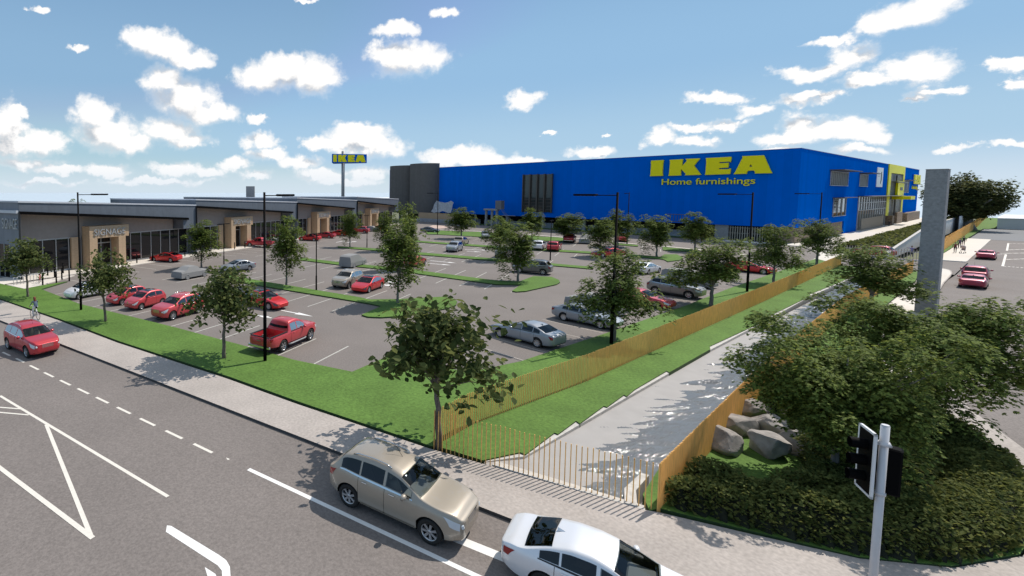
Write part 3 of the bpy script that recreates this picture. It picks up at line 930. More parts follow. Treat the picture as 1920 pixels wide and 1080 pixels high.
rnd = random.Random(4)
b = MB(); n_ = 7; vs = []; fs = []
for i in range(n_ + 1):
    for j in range(4):
        vs.append((-.8 + j * .5 + rnd.uniform(-.15, .15), (yA - yB) * i / n_ + rnd.uniform(-.2, .2), 3.6 + j * 1.15 + rnd.uniform(-.5, .4)))
for i in range(n_):
    for j in range(3): a = i * 4 + j; fs.append((a, a + 1, a + 5, a + 4))
b.add(vs, fs); b.build('folded_sheet', M['bin'], sc_)
for k in range(4):
    p_ = MB(); p_.box((0, (yA - yB) * k / 3, 1.9), (.2, .2, 4.2)); p_.build('post', M['pole'], sc_)
yf = thing('yard_fence', 'timber yard fence below the stair towers of the blue store', 'fence', (129.3, FX(785, 410, 129.3)[0], 0))
yl_ = FX(850, 410, 129.3)[0] - FX(785, 410, 129.3)[0]
b = MB()
for i in range(60): b.box((0, yl_ * i / 59, 2.05), (.08, abs(yl_) / 64, 2.1))
b.build('board', M['wood'], yf)
b = MB()
for i in range(20): b.box((-.5, yl_ * i / 19, .55), (.12, abs(yl_) / 26, 1.2), .4)
b.build('baffle', M['bin'], yf)
tr = thing('trolley_shelter', 'dark mesh trolley shelter standing at the store front below the tagline', 'shelter', (128.8, FX(1272, 420, 128.8)[0], 0))
b = MB()
for i in range(9): b.box((0, -2 + .5 * i, 4.4), (.08, .08, 1.6))
b.box((0, 0, 5.2), (1.2, 4.4, .1)); b.box((0, 0, 3.6), (1.2, 4.4, .1)); b.build('cage', mat('purple grey mesh', (.10, .09, .13), .7), tr)
for yy in (-2, 2):
    p_ = MB(); p_.box((0, yy, 1.8), (.16, .16, 3.7)); p_.build('post', M['pole'], tr)

# ================================================================== row of shops
def shop(i, s0, L, dep):
    lab = ['grey shop nearest the road with a signed end wall and timber portal',
           'second grey shop from the road, behind a red pickup at its timber portal',
           'third grey shop from the road, red cars parked before its portal',
           'last grey shop of the row, its open canopy pointing at the stair towers'][i]
    o0 = shop_pt(s0)
    t = thing('shop_unit', lab, 'shop', (o0[0], o0[1], 0), a_, 'row of grey shops')
    zl, zr = (8.75 if i else 8.85), 7.85                          # roof line falls away from the road
    G0 = 2.0                                                       # glazing line
    # main box behind
    b = MB()
    vs = [(0, G0 + .3, -.3), (L, G0 + .3, -.3), (L, dep, -.3), (0, dep, -.3), (0, G0 + .3, zl - .1), (L, G0 + .3, zr - .1), (L, dep, zr - .1), (0, dep, zl - .1)]
    b.add(vs, [(3, 2, 1, 0), (4, 5, 6, 7), (0, 1, 5, 4), (1, 2, 6, 5), (2, 3, 7, 6), (3, 0, 4, 7)])
    b.build('wall', M['taupe'], t)
    # end wall toward the road: fascia coloured sheet
    b = MB(); e = -.02
    b.add([(e, 0, -.3), (e, dep, -.3), (e, dep, zl), (e, 0, zl), (e - .2, 0, -.3), (e - .2, dep, -.3), (e - .2, dep, zl), (e - .2, 0, zl)],
          [(0, 1, 2, 3), (7, 6, 5, 4), (3, 2, 6, 7), (4, 0, 3, 7), (1, 5, 6, 2), (4, 5, 1, 0)])
    b.build('end_wall', M['fascia'] if i else M['grey'], t, True)
    # render band over the glazing (follows the soffit)
    zs0 = 7.55; zs1 = 5.75; LS = L - 2.4                           # soffit heights at the two ends
    def so(x): return zs0 + (zs1 - zs0) * x / LS
    b = MB()
    b.add([(.02, G0, 4.25), (L - 3.2, G0, 4.25), (L - 3.2, G0, so(L - 3.2)), (.02, G0, so(0)), (.02, G0 + .29, 4.25), (L - 3.2, G0 + .29, 4.25), (L - 3.2, G0 + .29, so(L - 3.2)), (.02, G0 + .29, so(0))],
          [(0, 1, 2, 3), (5, 4, 7, 6), (0, 4, 5, 1), (3, 2, 6, 7)])
    b.build('render_band', M['taupe'], t)
    # fascia wedge + pier
    b = MB()
    prof = [(-.2, so(0) + .25), (L - 2.8, so(L - 2.8) + .25), (L - 2.8, 4.3), (L, 4.3), (L, zr), (-.2, zl)]
    n_ = len(prof)
    vs = [(x, -.02, z_) for x, z_ in prof] + [(x, G0 + .25, z_) for x, z_ in prof]
    b.add(vs, [tuple(range(n_)), tuple(range(2 * n_ - 1, n_ - 1, -1))] + [(j, n_ + j, n_ + (j + 1) % n_, (j + 1) % n_) for j in range(n_)])
    b.build('fascia', M['fascia'], t, True)
    # dark leading edge of the canopy
    b = MB()
    vs = []
    for y in (-.35, -.03):
        for x, dz in ((-.2, .30), (LS + .5, .30), (LS + .5, -.04), (-.2, -.04)): vs.append((x, y, so(x) + dz))
    b.add(vs, [(0, 1, 2, 3), (7, 6, 5, 4), (0, 4, 5, 1), (1, 5, 6, 2), (2, 6, 7, 3), (3, 7, 4, 0)])
    b.build('canopy_edge', M['black'], t, True)
    b = MB()
    b.add([(0, -.028, so(0) + .0), (LS, -.028, so(LS)), (LS, G0 - .01, so(LS)), (0, G0 - .01, so(0)), (0, -.028, so(0) + .24), (LS, -.028, so(LS) + .24), (LS, G0 - .01, so(LS) + .24), (0, G0 - .01, so(0) + .24)], [(3, 2, 1, 0), (4, 5, 6, 7), (0, 1, 5, 4), (1, 2, 6, 5), (2, 3, 7, 6), (3, 0, 4, 7)])
    b.build('soffit', M['soffit'], t)
    b = MB()
    b.bbox((-.28, -.3, -.3 if i == 0 else 4.2), (-.201, 0.02, so(0) + .2)); b.build('edge_trim', M['blackpl'], t)
    b = MB()
    b.add([(-.3, -.12, zl + .01), (L, -.12, zr + .01), (L, 1.3, zr + .01), (-.3, 1.3, zl + .01), (-.3, -.12, zl + .2), (L, -.12, zr + .2), (L, 1.3, zr + .2), (-.3, 1.3, zl + .2)], [(3, 2, 1, 0), (4, 5, 6, 7), (0, 1, 5, 4), (1, 2, 6, 5), (2, 3, 7, 6), (3, 0, 4, 7)])
    b.add([(-.3, 1.31, zl + .01), (.6, 1.31, zl + .01), (.6, dep, zl + .01), (-.3, dep, zl + .01), (-.3, 1.31, zl + .2), (.6, 1.31, zl + .2), (.6, dep, zl + .2), (-.3, dep, zl + .2)], [(3, 2, 1, 0), (4, 5, 6, 7), (0, 1, 5, 4), (1, 2, 6, 5), (2, 3, 7, 6), (3, 0, 4, 7)])
    b.build('roof_capping', M['greyroof'], t)
    b = MB(); b.add([(0, 0, zl - .05), (L, 0, zr - .05), (L, dep, zr - .05), (0, dep, zl - .05)], [(0, 1, 2, 3)]); b.build('roof', M['greyroof'], t)
    # glazing
    def glazing(x0, x1):
        if x1 - x0 < .8: return
        g_ = MB(); g_.bbox((x0, G0 + .08, .02), (x1, G0 + .28, 4.24)); go = g_.build('window', M['shopglass'], t)
        f = MB(); k = max(1, round((x1 - x0) / 1.75))
        for j in range(k + 1):
            f.box((x0 + (x1 - x0) * j / k, G0 + .05, 2.13), (.09, .16, 4.2))
        f.box(((x0 + x1) / 2, G0 + .06, .1), (x1 - x0, .1, .16)); f.box(((x0 + x1) / 2, G0 + .06, 4.16), (x1 - x0, .1, .14))
        f.build('frame', M['alu'], go)
    p0 = 8.9; pw = 5.6
    glazing(.1, p0 - .2); glazing(p0 + pw + .2, L - .1)
    g_ = MB(); g_.bbox((p0 + 1.2, G0 + .08, .02), (p0 + pw - 1.2, G0 + .2, 4.0)); do = g_.build('door', M['shopglass'], t)
    f = MB()
    for x in (p0 + 1.25, p0 + pw / 2, p0 + pw - 1.25): f.box((x, G0 + .04, 2), (.12, .1, 4))
    f.box((p0 + pw / 2, G0 + .03, 3.1), (pw - 2.4, .1, .14)); f.build('frame', M['alu'], do)
    # timber portal
    b = MB()
    prof = [(p0, -.3), (p0 + 1.15, -.3), (p0 + 1.15, 3.95), (p0 + pw - 1.15, 3.95), (p0 + pw - 1.15, -.3), (p0 + pw, -.3), (p0 + pw, 3.95 + 0.0), (p0 + pw + .55, 3.95), (p0 + pw + .55, 5.55), (p0, 5.55)]
    n_ = len(prof)
    b.add([(x, .35, z_) for x, z_ in prof] + [(x, G0 - .003, z_) for x, z_ in prof], [tuple(range(n_)), tuple(range(2 * n_ - 1, n_ - 1, -1))] + [(j, n_ + j, n_ + (j + 1) % n_, (j + 1) % n_) for j in range(n_)])
    po = b.build('portal', M['wood'], t, True)
    me = text_mesh('sign_lettering', 'SIGNAGE', 1, .05, M['lettering']); fit_text(me, p0 + .65, p0 + pw - .1, 4.3, 5.15)
    me.transform(Matrix(((1, 0, 0, 0), (0, 0, -1, .28), (0, 1, 0, 0), (0, 0, 0, 1)))); link('sign_lettering', me, po)
    b = MB(); b.bbox((p0 - 1.7, G0 - .3, -.2), (p0 - .6, G0 + .02, 4.2)); b.build('timber_panel', M['wood'], t)
    if i == 0:
        ew = MB(); ew.bbox((-1.0, .1, 7.0), (-.23, dep, 7.9)); 
        me = text_mesh('sign_lettering', 'SIGNAGE', 1, .05, M['lettering']); fit_text(me, -3.6, -.3, 5.75, 7.0)
        me.transform(Matrix(((0, 0, -1, -.30), (-1, 0, 0, 0), (0, 1, 0, 0), (0, 0, 0, 1)))); link('sign_lettering', me, t)
        c = MB(); c.bbox((-.5, .02, 7.62), (-.225, dep, 7.95)); c.build('ledge', M['greyroof'], t)
        g_ = MB(); g_.bbox((-.25, 2.2, .02), (-.215, dep - 8, 3.9)); wo = g_.build('window', M['shopglass'], t)
        f = MB()
        for k in range(9): f.box((-.27, 2.2 + (dep - 10.2) * k / 8, 2.), (.08, .09, 3.9))
        f.build('frame', M['alu'], wo)
    return t
shop(0, 0, 27.9, 20)
shop(1, 28.1, 29.8, 22)
shop(2, 58.1, 28.6, 34)
shop(3, 86.9, 29.0, 24)

# white shed far behind, tall sign, concrete pylons, low wall at the end of the road
def at(u, D, z=0.):                                              # point at forward distance D below column u
    k = _F0 * D + _R * ((u - CX) / FOC * D * math.hypot(1, 60 / 917.) / 1.0)
    return (float(k[0]), float(k[1]), z)
wh = thing('warehouse', 'white flat roofed warehouse far behind the last shop', 'warehouse', at(706, 300), R_(-33.3) + PI / 2)
b = MB(); b.bbox((-22, -12, -1.4), (14, 12, 6.6)); b.build('wall', M['whitewall'], wh)
b = MB(); b.bbox((-22.2, -12.2, 6.6), (14.2, 12.2, 6.9)); b.build('roof', mat('white roof', (.85, .85, .85), .6), wh)

D = 190.; sp = at(642.6, D)
sg_ = thing('sign_pylon', 'tall grey pole carrying a blue and yellow sign board above the shops', 'sign', sp)
hz = lambda v: CAMH + (361 - v) / 917. * D
b = MB(); b.tube([(0, 0, -1.2), (0, 0, hz(284.3))], .64, 20); b.build('pole', M['pole'], sg_)
fwd = Vector((float(_F0[0]), float(_F0[1]), 0)); rgt = Vector((float(_R[0]), float(_R[1]), 0))
A = rgt * ((621 - 642.6) / 917 * D) - fwd * 2.0; B = rgt * ((687 - 642.6) / 917 * D) + fwd * .4; Cc = rgt * ((626.5 - 642.6) / 917 * D) + fwd * 5.0
z0, z1 = hz(306.3), hz(289.8)
b = MB(); b.prism([(A.x, A.y), (B.x, B.y), (Cc.x, Cc.y)], z0, z1); bo = b.build('sign_board', M['blue'], sg_)
ux_ = (B - A).normalized(); LB = (B - A).length; nn_ = Vector((ux_.y, -ux_.x, 0))
for pl in raw:
    pts = [(.5 + (x - 672) / 952 * (LB - 1.0), z0 + .35 + (294 - y) / 122 * (z1 - z0 - .7)) for x, y in pl]
    me = poly_mesh('letter', [pts], .1, M['yellow'])
    O = A + nn_ * .11
    me.transform(Matrix(((ux_.x, 0, nn_.x, O.x), (ux_.y, 0, nn_.y, O.y), (0, 1, 0, 0), (0, 0, 0, 1))))
    link('letter', me, bo)

def pylon(label, loc, w_, d_, h, rz):
    t = thing('concrete_pylon', label, 'pylon', loc, rz)
    b = MB(); b.bevbox((0, 0, h / 2 - .2), (w_, d_, h + .4), .03); b.build('shaft', M['pillar'], t)
    b = MB(); b.bevbox((0, 0, h + .03), (w_ + .04, d_ + .04, .06), .015); b.build('cap', M['conc'], t)
    return t
pc = G(1731, 588)
pylon('tall speckled concrete pylon on the corner lawn beside the right hand road', (pc[0] + .9, pc[1] - .08, 0), 1.8, 1.12, 11.85, R_(0))
pylon('grey concrete pylon rising behind the shop roofs', at(470, 150), 2.6, 1.2, 11.85, R_(56.7 - 90))
lw = thing('low_building', 'low pale flat roofed block at the far end of the right hand road', 'building', (242, -26, 0))
b = MB(); b.bbox((0, 0, -.3), (40, 32.6, 2.6)); b.build('wall', mat('pale concrete block', (.62, .64, .67), .8, var=.04, vscale=.5), lw)
b = MB(); b.bbox((-.1, -.1, 2.6), (40.1, 32.7, 2.8)); b.build('roof', M['whitewall'], lw)

ww = thing('ramp_wall', 'long white wall with a stepped top running beside the clipped hedges', 'wall', (115, 12.5, 0))
b = MB()
tops = [(0, .8), (7, 1.15), (46, 3.1), (70, 3.2), (104, 3.2)]
for (xa, za), (xb, zb) in zip(tops[:-1], tops[1:]):
    b.add([(xa, -.12, -.3), (xb, -.12, -.3), (xb, .12, -.3), (xa, .12, -.3), (xa, -.12, za), (xb, -.12, zb), (xb, .12, zb), (xa, .12, za)], [(0, 1, 5, 4), (2, 3, 7, 6), (4, 5, 6, 7)] + ([(3, 0, 4, 7)] if xa == 0 else []) + ([(1, 2, 6, 5)] if xb == 104 else []))
b.build('panel', M['whitewall'], ww)
b = MB()
for (xa, za), (xb, zb) in zip(tops[:-1], tops[1:]):
    b.add([(xa, -.18, za), (xb, -.18, zb), (xb, .18, zb), (xa, .18, za), (xa, -.18, za + .1), (xb, -.18, zb + .1), (xb, .18, zb + .1), (xa, .18, za + .1)], [(3, 2, 1, 0), (4, 5, 6, 7), (0, 1, 5, 4), (2, 3, 7, 6)])
b.build('capping', M['coping'], ww)
wn = thing('wall_segment', 'short white wall panel beside the fig tree trunk', 'wall', (212, 11.2, 0))
b = MB(); b.bbox((0, 0, -.3), (9, .25, 3.9)); b.build('panel', M['whitewall'], wn)
b = MB(); b.bbox((9, -.3, -.3), (12, .4, 4.6)); b.build('pier', M['conc'], wn)
# ================================================================== foliage
def rand_dirs(rng, n):
    d = rng.normal(size=(n, 3)); return d / np.linalg.norm(d, axis=1)[:, None]


def leaves(rng, C, size, up=.5, shape='kite', jitter=.35, fold=.25, lean=None):
    """C (n,3) leaf centres -> V, F(4) of leaf blades"""
    n = len(C)
    nrm = rand_dirs(rng, n); nrm[:, 2] = np.abs(nrm[:, 2]); nrm = nrm * (1 - up) + np.array([0, 0, 1.]) * up
    if lean is not None: nrm = nrm * .55 + lean
    nrm /= np.linalg.norm(nrm, axis=1)[:, None]
    t = rand_dirs(rng, n); t -= nrm * np.sum(t * nrm, 1)[:, None]; t /= np.linalg.norm(t, axis=1)[:, None]
    b = np.cross(nrm, t)
    s = size * rng.uniform(1 - jitter, 1 + jitter, n)[:, None]
    if shape == 'kite':                      # pointed leaf, folded on its rib (two triangles as one quad, bent)
        P = [C - t * s * .5, C + b * s * .30 + nrm * s * fold * .3, C + t * s * .62, C - b * s * .30 + nrm * s * fold * .3]
        V = np.stack(P, 1).reshape(-1, 3)
        F = np.arange(4 * n).reshape(n, 4)
    elif shape == 'lobed':                   # three blades fanned like a maple leaf: 3 quads sharing the stem
        V = []
        for k, (a, l) in enumerate(((-.9, .8), (0., 1.05), (.9, .8))):
            d = t * math.cos(a) + b * math.sin(a); e = -t * math.sin(a) + b * math.cos(a)
            V += [C, C + d * s * l * .35 + e * s * .17, C + d * s * l * .75, C + d * s * l * .35 - e * s * .17]
        V = np.stack(V, 1).reshape(-1, 3)
        F = np.arange(12 * n).reshape(n * 3, 4)
    else:                                    # broad oval leaf in two quads along the rib
        P = [C - t * s * .5, C - t * s * .12 + b * s * .34 + nrm * s * .1, C + t * s * .26 + b * s * .28 + nrm * s * .08, C + t * s * .6,
             C + t * s * .26 - b * s * .28 + nrm * s * .08, C - t * s * .12 - b * s * .34 + nrm * s * .1]
        V = np.stack(P, 1).reshape(-1, 3)
        i = np.arange(n)[:, None] * 6
        F = np.concatenate([i + np.array([[0, 1, 2, 3]]), i + np.array([[3, 4, 5, 0]])], 0)
    return V, F


def crown_points(rng, n, rx, ry, rz, zc, lump, seed, flat_bottom=.6, bias=2.2):
    d = rand_dirs(rng, n)
    r = rng.uniform(0, 1, n) ** (1 / bias)
    k = np.ones(n)
    r2 = np.random.default_rng(seed)
    for i in range(7):
        w = r2.normal(size=3) * 2.6; ph = r2.uniform(0, 6.28)
        k += lump * np.sin(d @ w + ph) / 2.0
    p = d * (r * k)[:, None]
    p[:, 2] = np.where(p[:, 2] < 0, p[:, 2] * flat_bottom, p[:, 2])
    return p * np.array([rx, ry, rz]) + np.array([0, 0, zc])


def limb_mesh(mb, rng, trunk_h, r0, targets, lean=(0, 0), fork=.55, rl=.35, n=9):
    """trunk with limbs that curve out to target points"""
    lx, ly = lean
    top = Vector((lx, ly, trunk_h))
    zt = max(t[2] for t in targets) if len(targets) else trunk_h
    pts = []; rr = []
    for i in range(7):
        t = i / 6
        pts.append((lx * t * t + rng.normal() * .02, ly * t * t + rng.normal() * .02, trunk_h * t - (.25 if i == 0 else 0)))
        rr.append(r0 * (1.25 if i == 0 else 1 - .3 * t))
    mb.tube(pts, rr, n)
    lead = top + Vector((rng.normal() * .1, rng.normal() * .1, (zt - trunk_h) * .72))
    mb.tube([top - Vector((0, 0, .05)), top.lerp(lead, .5) + Vector((rng.normal() * .06, rng.normal() * .06, 0)), lead], [r0 * .68, r0 * .42, r0 * .14], 7)
    for tg in targets:
        tg = Vector(tg)
        k = rng.uniform(0, fork)
        s = top.lerp(lead, k) if rng.uniform() < .75 else Vector((lx * .8, ly * .8, trunk_h * rng.uniform(.82, 1)))
        mid = s.lerp(tg, .5) + Vector((rng.normal() * .12, rng.normal() * .12, .05 * (tg - s).length))
        q1 = s.lerp(mid, .5) + Vector((rng.normal() * .05, rng.normal() * .05, .03))
        r1 = r0 * rl * rng.uniform(.7, 1.1)
        mb.tube([s, q1, mid, mid.lerp(tg, .55) + Vector((rng.normal() * .06, rng.normal() * .06, rng.normal() * .05)), tg], [r1, r1 * .75, r1 * .5, r1 * .3, r1 * .12], 6, cap=False)


def tree_meshes(seed, H, W, base, trunk_r, n_cl, n_leaf, cl_r, cl_flat, leaf, shape, leafm, barkm, lump=.32, n_limb=26, up=.5, flat_bottom=.6, bias=2.2, lean=(0, 0), drop=0):
    """returns trunk mesh, crown mesh; H total height, W crown width, base height of lowest foliage"""
    rng = np.random.default_rng(seed)
    zc = base + (H - base) * .42
    C = crown_points(rng, n_cl, W / 2 * .88, W / 2 * .88, (H - zc) * .88, zc, lump, seed + 7, flat_bottom, bias)
    rho = np.hypot(C[:, 0], C[:, 1])
    C[:, 2] -= drop * (rho / (W / 2)) ** 2
    # tint gaps: drop clusters in a few random hollows so the sky shows through
    for i in range(5):
        d = rand_dirs(rng, 1)[0] * np.array([W / 2, W / 2, (H - base) / 2]) * .75 + np.array([0, 0, zc])
        C = C[np.linalg.norm((C - d) / np.array([1, 1, .8]), axis=1) > W * .085]
    rho = np.hypot(C[:, 0], C[:, 1])
    C[:, :2] *= (W / 2 - cl_r * (1.35 if shape == 'lobed' else .8)) / np.percentile(rho, 96)
    zl, zh = np.percentile(C[:, 2], 3), np.percentile(C[:, 2], 98.5)
    C[:, 2] = base + cl_r * .5 + (C[:, 2] - zl) / (zh - zl) * (H - base - cl_r * 1.7)
    C = C[(np.hypot(C[:, 0], C[:, 1]) < W / 2 * 1.04) & (C[:, 2] < base + cl_r * .5 + (H - base - cl_r * 1.7) * 1.03)]
    n = len(C)
    L = np.repeat(C, n_leaf, 0)
    if shape == 'lobed':
        # every cluster is a little umbrella of leaves: bright on top, dark underneath
        a = rng.uniform(0, 2 * PI, len(L)); r = np.sqrt(rng.uniform(0, 1, len(L))) * np.repeat(rng.uniform(.75, 1.35, n), n_leaf) * cl_r * 1.45
        off = np.c_[np.cos(a) * r, np.sin(a) * r, -.55 * r * r / cl_r + rng.normal(size=len(L)) * cl_r * .13 + cl_r * .3]
        under = rng.uniform(size=len(L)) < .25
        off[under, 2] -= rng.uniform(.2, .9, under.sum()) * cl_r
        tl = np.repeat(rng.normal(size=(n, 2)) * .22, n_leaf, 0)
        off[:, 2] += (off[:, :2] * tl).sum(1)
        lean_ = np.c_[off[:, :2] / cl_r * .45, np.full(len(L), .75)]
        V, F = leaves(rng, L + off, leaf, up, shape, .35, .25, lean_)
    else:
        off = rng.normal(size=(len(L), 3)) * cl_r
        off[:, 2] *= cl_flat
        V, F = leaves(rng, L + off, leaf, up, shape)
    crown = np_mesh('crown', V, F, [leafm])
    mb = MB()
    idx = rng.choice(n, min(n_limb, n), replace=False)
    limb_mesh(mb, rng, base * .92, trunk_r, [tuple(C[i]) for i in idx], lean)
    trunk = mb.mesh('trunk', [barkm])
    return trunk, crown


def tree_thing(name, label, x, y, meshes, sc=(1, 1, 1), rz=0., group=None, z=0.):
    t = thing(name, label, 'tree', (x, y, z), rz, group)
    t.scale = sc
    link('trunk', meshes[0], t); link('crown', meshes[1], t)
    return t


TA = [tree_meshes(s, 5.9, 5.2, 2.45, .125, 130, 19, .28, .75, .27, 'oval', M['leafA'], M['bark'], .34, 40, .32, .75, 1.9, (.1, .05), .35) for s in (11, 23, 37)]
TB = [tree_meshes(s, 7.4, 5.1, 1.9, .12, 190, 40, .34, .8, .25, 'lobed', M['leafB'], M['barkg'], .30, 22, .5, .85, 2.3) for s in (5, 16, 29)]
TC = [tree_meshes(s, 6.3, 6.4, 1.9, .15, 190, 46, .36, .6, .25, 'lobed', M['leafC'], M['barkg'], .34, 30, .62, .45, 2.3, (0, 0), .25) for s in (8, 41)]

# verge trees beside the near road: (pixel base, crown px width, top px)
def place(px, py, wpx, top, W0, H0):
    x, y = G(px, py)
    s = (py - 361) / 10.
    return x, y, wpx / s / W0, (10 - (top - 361) / s) / H0
VERGE = [((822, 838), 255, 547, 0, 1.9, 'broad leaved tree on the lawn at the corner of the timber stake fence'),
         ((420, 672), 152, 496, 1, .4, 'broad leaved tree on the lawn left of the red pickup'),
         ((197, 603), 104, 466, 2, 2.6, 'broad leaved tree on the lawn in front of the small red hatchbacks'),
         ((52, 557), 92, 446, 1, 4.0, 'broad leaved tree on the lawn next to the cycle stands')]
for (p_, wp, tp, k, rz, lab) in VERGE:
    x, y, sw, sh = place(p_[0], p_[1], wp, tp, 5.0, 5.9)
    tree_thing('verge_tree', lab, x, y, TA[k], (sw, sw, sh), rz, 'trees along the near road')

LOT = [((378, 502), 78, 407, 0, 'car park tree standing before the second shop portal'),
       ((537, 533), 86, 399, 1, 'tall car park tree on the turf strip behind the nearer tall lamp'),
       ((656, 463), 52, 392, 2, 'slim car park tree between the third and last shops'),
       ((746, 568), 106, 400, 0, 'tall car park tree at the rounded end of the nearest turf island'),
       ((765, 505), 62, 374, 2, 'car park tree just behind the one at the rounded island end'),
       ((722, 470), 46, 392, 1, 'car park tree half hidden left of the stair towers'),
       ((865, 447), 62, 386, 1, 'car park tree in front of the pale folded canopy'),
       ((971, 528), 98, 412, 2, 'car park tree at the pointed tip of the second turf island'),
       ((938, 487), 66, 400, 0, 'car park tree just behind the tree at the pointed island tip'),
       ((997, 450), 52, 387, 1, 'car park tree right below the tall louvred window'),
       ((1057, 453), 72, 396, 2, 'car park tree right of the louvred window, over a red crossover'),
       ((1124, 481), 66, 404, 0, 'car park tree over the red coupe beside the nearest canal lamp'),
       ((1158, 462), 62, 389, 1, 'car park tree standing just behind the nearest canal lamp post'),
       ((1231, 481), 72, 399, 2, 'car park tree behind the white saloon, near the small turf triangle'),
       ((1303, 470), 68, 394, 1, 'car park tree near the concrete entry pier of the store')]
for (p_, wp, tp, k, lab) in LOT:
    x, y, sw, sh = place(p_[0], p_[1], wp, tp, 5.1, 7.4)
    tree_thing('maple_tree', lab, x, y, TB[k], (sw, sw, sh), p_[0] * .7, 'maple trees in the car park')
CAN = [((1151, 640), 152, 455, 0, 'spreading tree at the nearest lamp post inside the canal fence'),
       ((1333, 575), 145, 437, 1, 'spreading tree inside the canal fence beside the grey brown crossover'),
       ((1450, 533), 94, 413, 0, 'spreading tree inside the canal fence by the red saloon'),
       ((1531, 497), 80, 404, 1, 'spreading tree inside the canal fence nearest the store corner'),
       ((1632, 588), 152, 452, 1, 'spreading tree on the grass between canal fence and right hand footpath')]
for i, (p_, wp, tp, k, lab) in enumerate(CAN):
    x, y, sw, sh = place(p_[0], p_[1], wp, tp, 6.4, 6.3)
    tree_thing('spreading_tree', lab, x, y, TC[k], (sw, sw, sh), i * 1.3, 'spreading trees along the canal')

TF = tree_meshes(77, 5.9, 6.5, 1.75, .14, 370, 105, .34, .50, .165, 'lobed', M['leafC'], M['barkg'], .32, 40, .42, .9, 2.6, (-.1, .1), -1.7)
TF2 = tree_meshes(91, 5.9, 6.5, 1.75, .14, 370, 105, .34, .50, .165, 'lobed', M['leafC'], M['barkg'], .32, 40, .42, .9, 2.6, (.1, .0), -1.7)
x, y, sw, sh = place(1562, 912, 312, 572, 6.5, 5.9)
tree_thing('spreading_tree', 'large spreading tree in the hedge nearest the traffic signal and boulders', x, y, TF, (sw, sw, sh), .6, 'spreading trees in the corner hedge')
x, y, sw, sh = place(1724, 824, 292, 524, 6.5, 5.9)
tree_thing('spreading_tree', 'large spreading tree in the corner hedge below the concrete pylon', x, y, TF2, (sw, sw, sh), 2.2, 'spreading trees in the corner hedge')

# fig tree, far right: broad dome of foliage on buttressed trunks
fx, fy = G(1806, 431)
rng = np.random.default_rng(3)
Cf = crown_points(rng, 1300, 6.0, 6.6, 6.2, 7.6, .20, 55, .75, 2.8)
Cf[:, 2] = np.maximum(Cf[:, 2], 2.6 + .55 * np.abs(Cf[:, 1]) * (Cf[:, 1] < 0))
Lf = np.repeat(Cf, 16, 0) + rng.normal(size=(1300 * 16, 3)) * np.array([.7, .7, .5])
V, F = leaves(rng, Lf, .66, .45, 'kite')
cm = np_mesh('crown', V, F, [M['leafF']])
mb = MB()
for k in range(5):
    a = k * 1.256; b0 = Vector((math.cos(a) * 1.6, math.sin(a) * 1.6, -.3))
    mb.tube([b0, b0 * .55 + Vector((0, 0, 1.8)), Vector((math.cos(a) * .9, math.sin(a) * .9, 4.2)), Vector((math.cos(a) * 3.4, math.sin(a) * 3.6, 6.4)), Vector((math.cos(a) * 6, math.sin(a) * 7, 8.2))], [.9, .75, .6, .4, .15], 9)
limb_mesh(mb, rng, 4.5, 1.1, [tuple(Cf[i]) for i in rng.choice(1300, 26, False)], rl=.3)
t = thing('fig_tree', 'huge dark fig tree overhanging the fence at the far right', 'tree', (fx, fy, 0))
link('trunk', mb.mesh('trunk', [M['barkg']]), t); link('crown', cm, t)
# crowns showing over the shop roofs
for i, (u, D, top, lab) in enumerate(((140, 118, 369, 'small tree top peeping over the roof of the nearest shop'), (543, 175, 368, 'distant tree top over the shop roof, leftmost of the group by the sign pole'),
                                      (577, 178, 367, 'distant tree top over the shop roof, second of the group by the sign pole'), (611, 172, 366.5, 'distant tree top over the shop roof, just left of the sign pole'),
                                      (661, 176, 370, 'distant tree top over the shop roof, right of the sign pole'), (719, 205, 373, 'distant tree in front of the white warehouse'))):
    q = at(u, D, -1.2); h = 11.2 - (top - 361) / 917 * D
    tree_thing('maple_tree', lab, q[0], q[1], TB[i % 3], (h / 7.4 * 1.05, h / 7.4 * 1.05, h / 7.4), i, 'tree tops beyond the shops', -1.2)

# hedges: leafy masses over an added dark hull that blocks the view through
def pip(P, poly):
    x, y = P[:, 0], P[:, 1]; inside = np.zeros(len(P), bool); n = len(poly)
    for i in range(n):
        x1, y1 = poly[i]; x2, y2 = poly[(i + 1) % n]
        c = ((y1 > y) != (y2 > y)) & (x < (x2 - x1) * (y - y1) / (y2 - y1 + 1e-12) + x1)
        inside ^= c
    return inside


def edge_dist(P, poly):
    d = np.full(len(P), 1e9)
    for i in range(len(poly)):
        a = np.array(poly[i]); b = np.array(poly[(i + 1) % len(poly)]); ab = b - a
        t = np.clip(((P - a) @ ab) / (ab @ ab), 0, 1)
        d = np.minimum(d, np.linalg.norm(P - (a + t[:, None] * ab), axis=1))
    return d


def hedge_h(P, poly, h, seed, lum=.2, rim=.45):
    r2 = np.random.default_rng(seed); z = np.full(len(P), h)
    for i in range(10):
        w = r2.normal(size=2) * 2.2; ph = r2.uniform(0, 6.28)
        z += lum * .30 * np.sin(P @ w + ph)
    e = np.clip(edge_dist(P, poly) / rim, 0, 1)
    z = z * (1 - .5 * np.exp(-((edge_dist(P, poly) - 1.75) / .25) ** 2)) if h < 1.2 else z
    return z * np.sqrt(1 - (1 - e) ** 2 * .75)


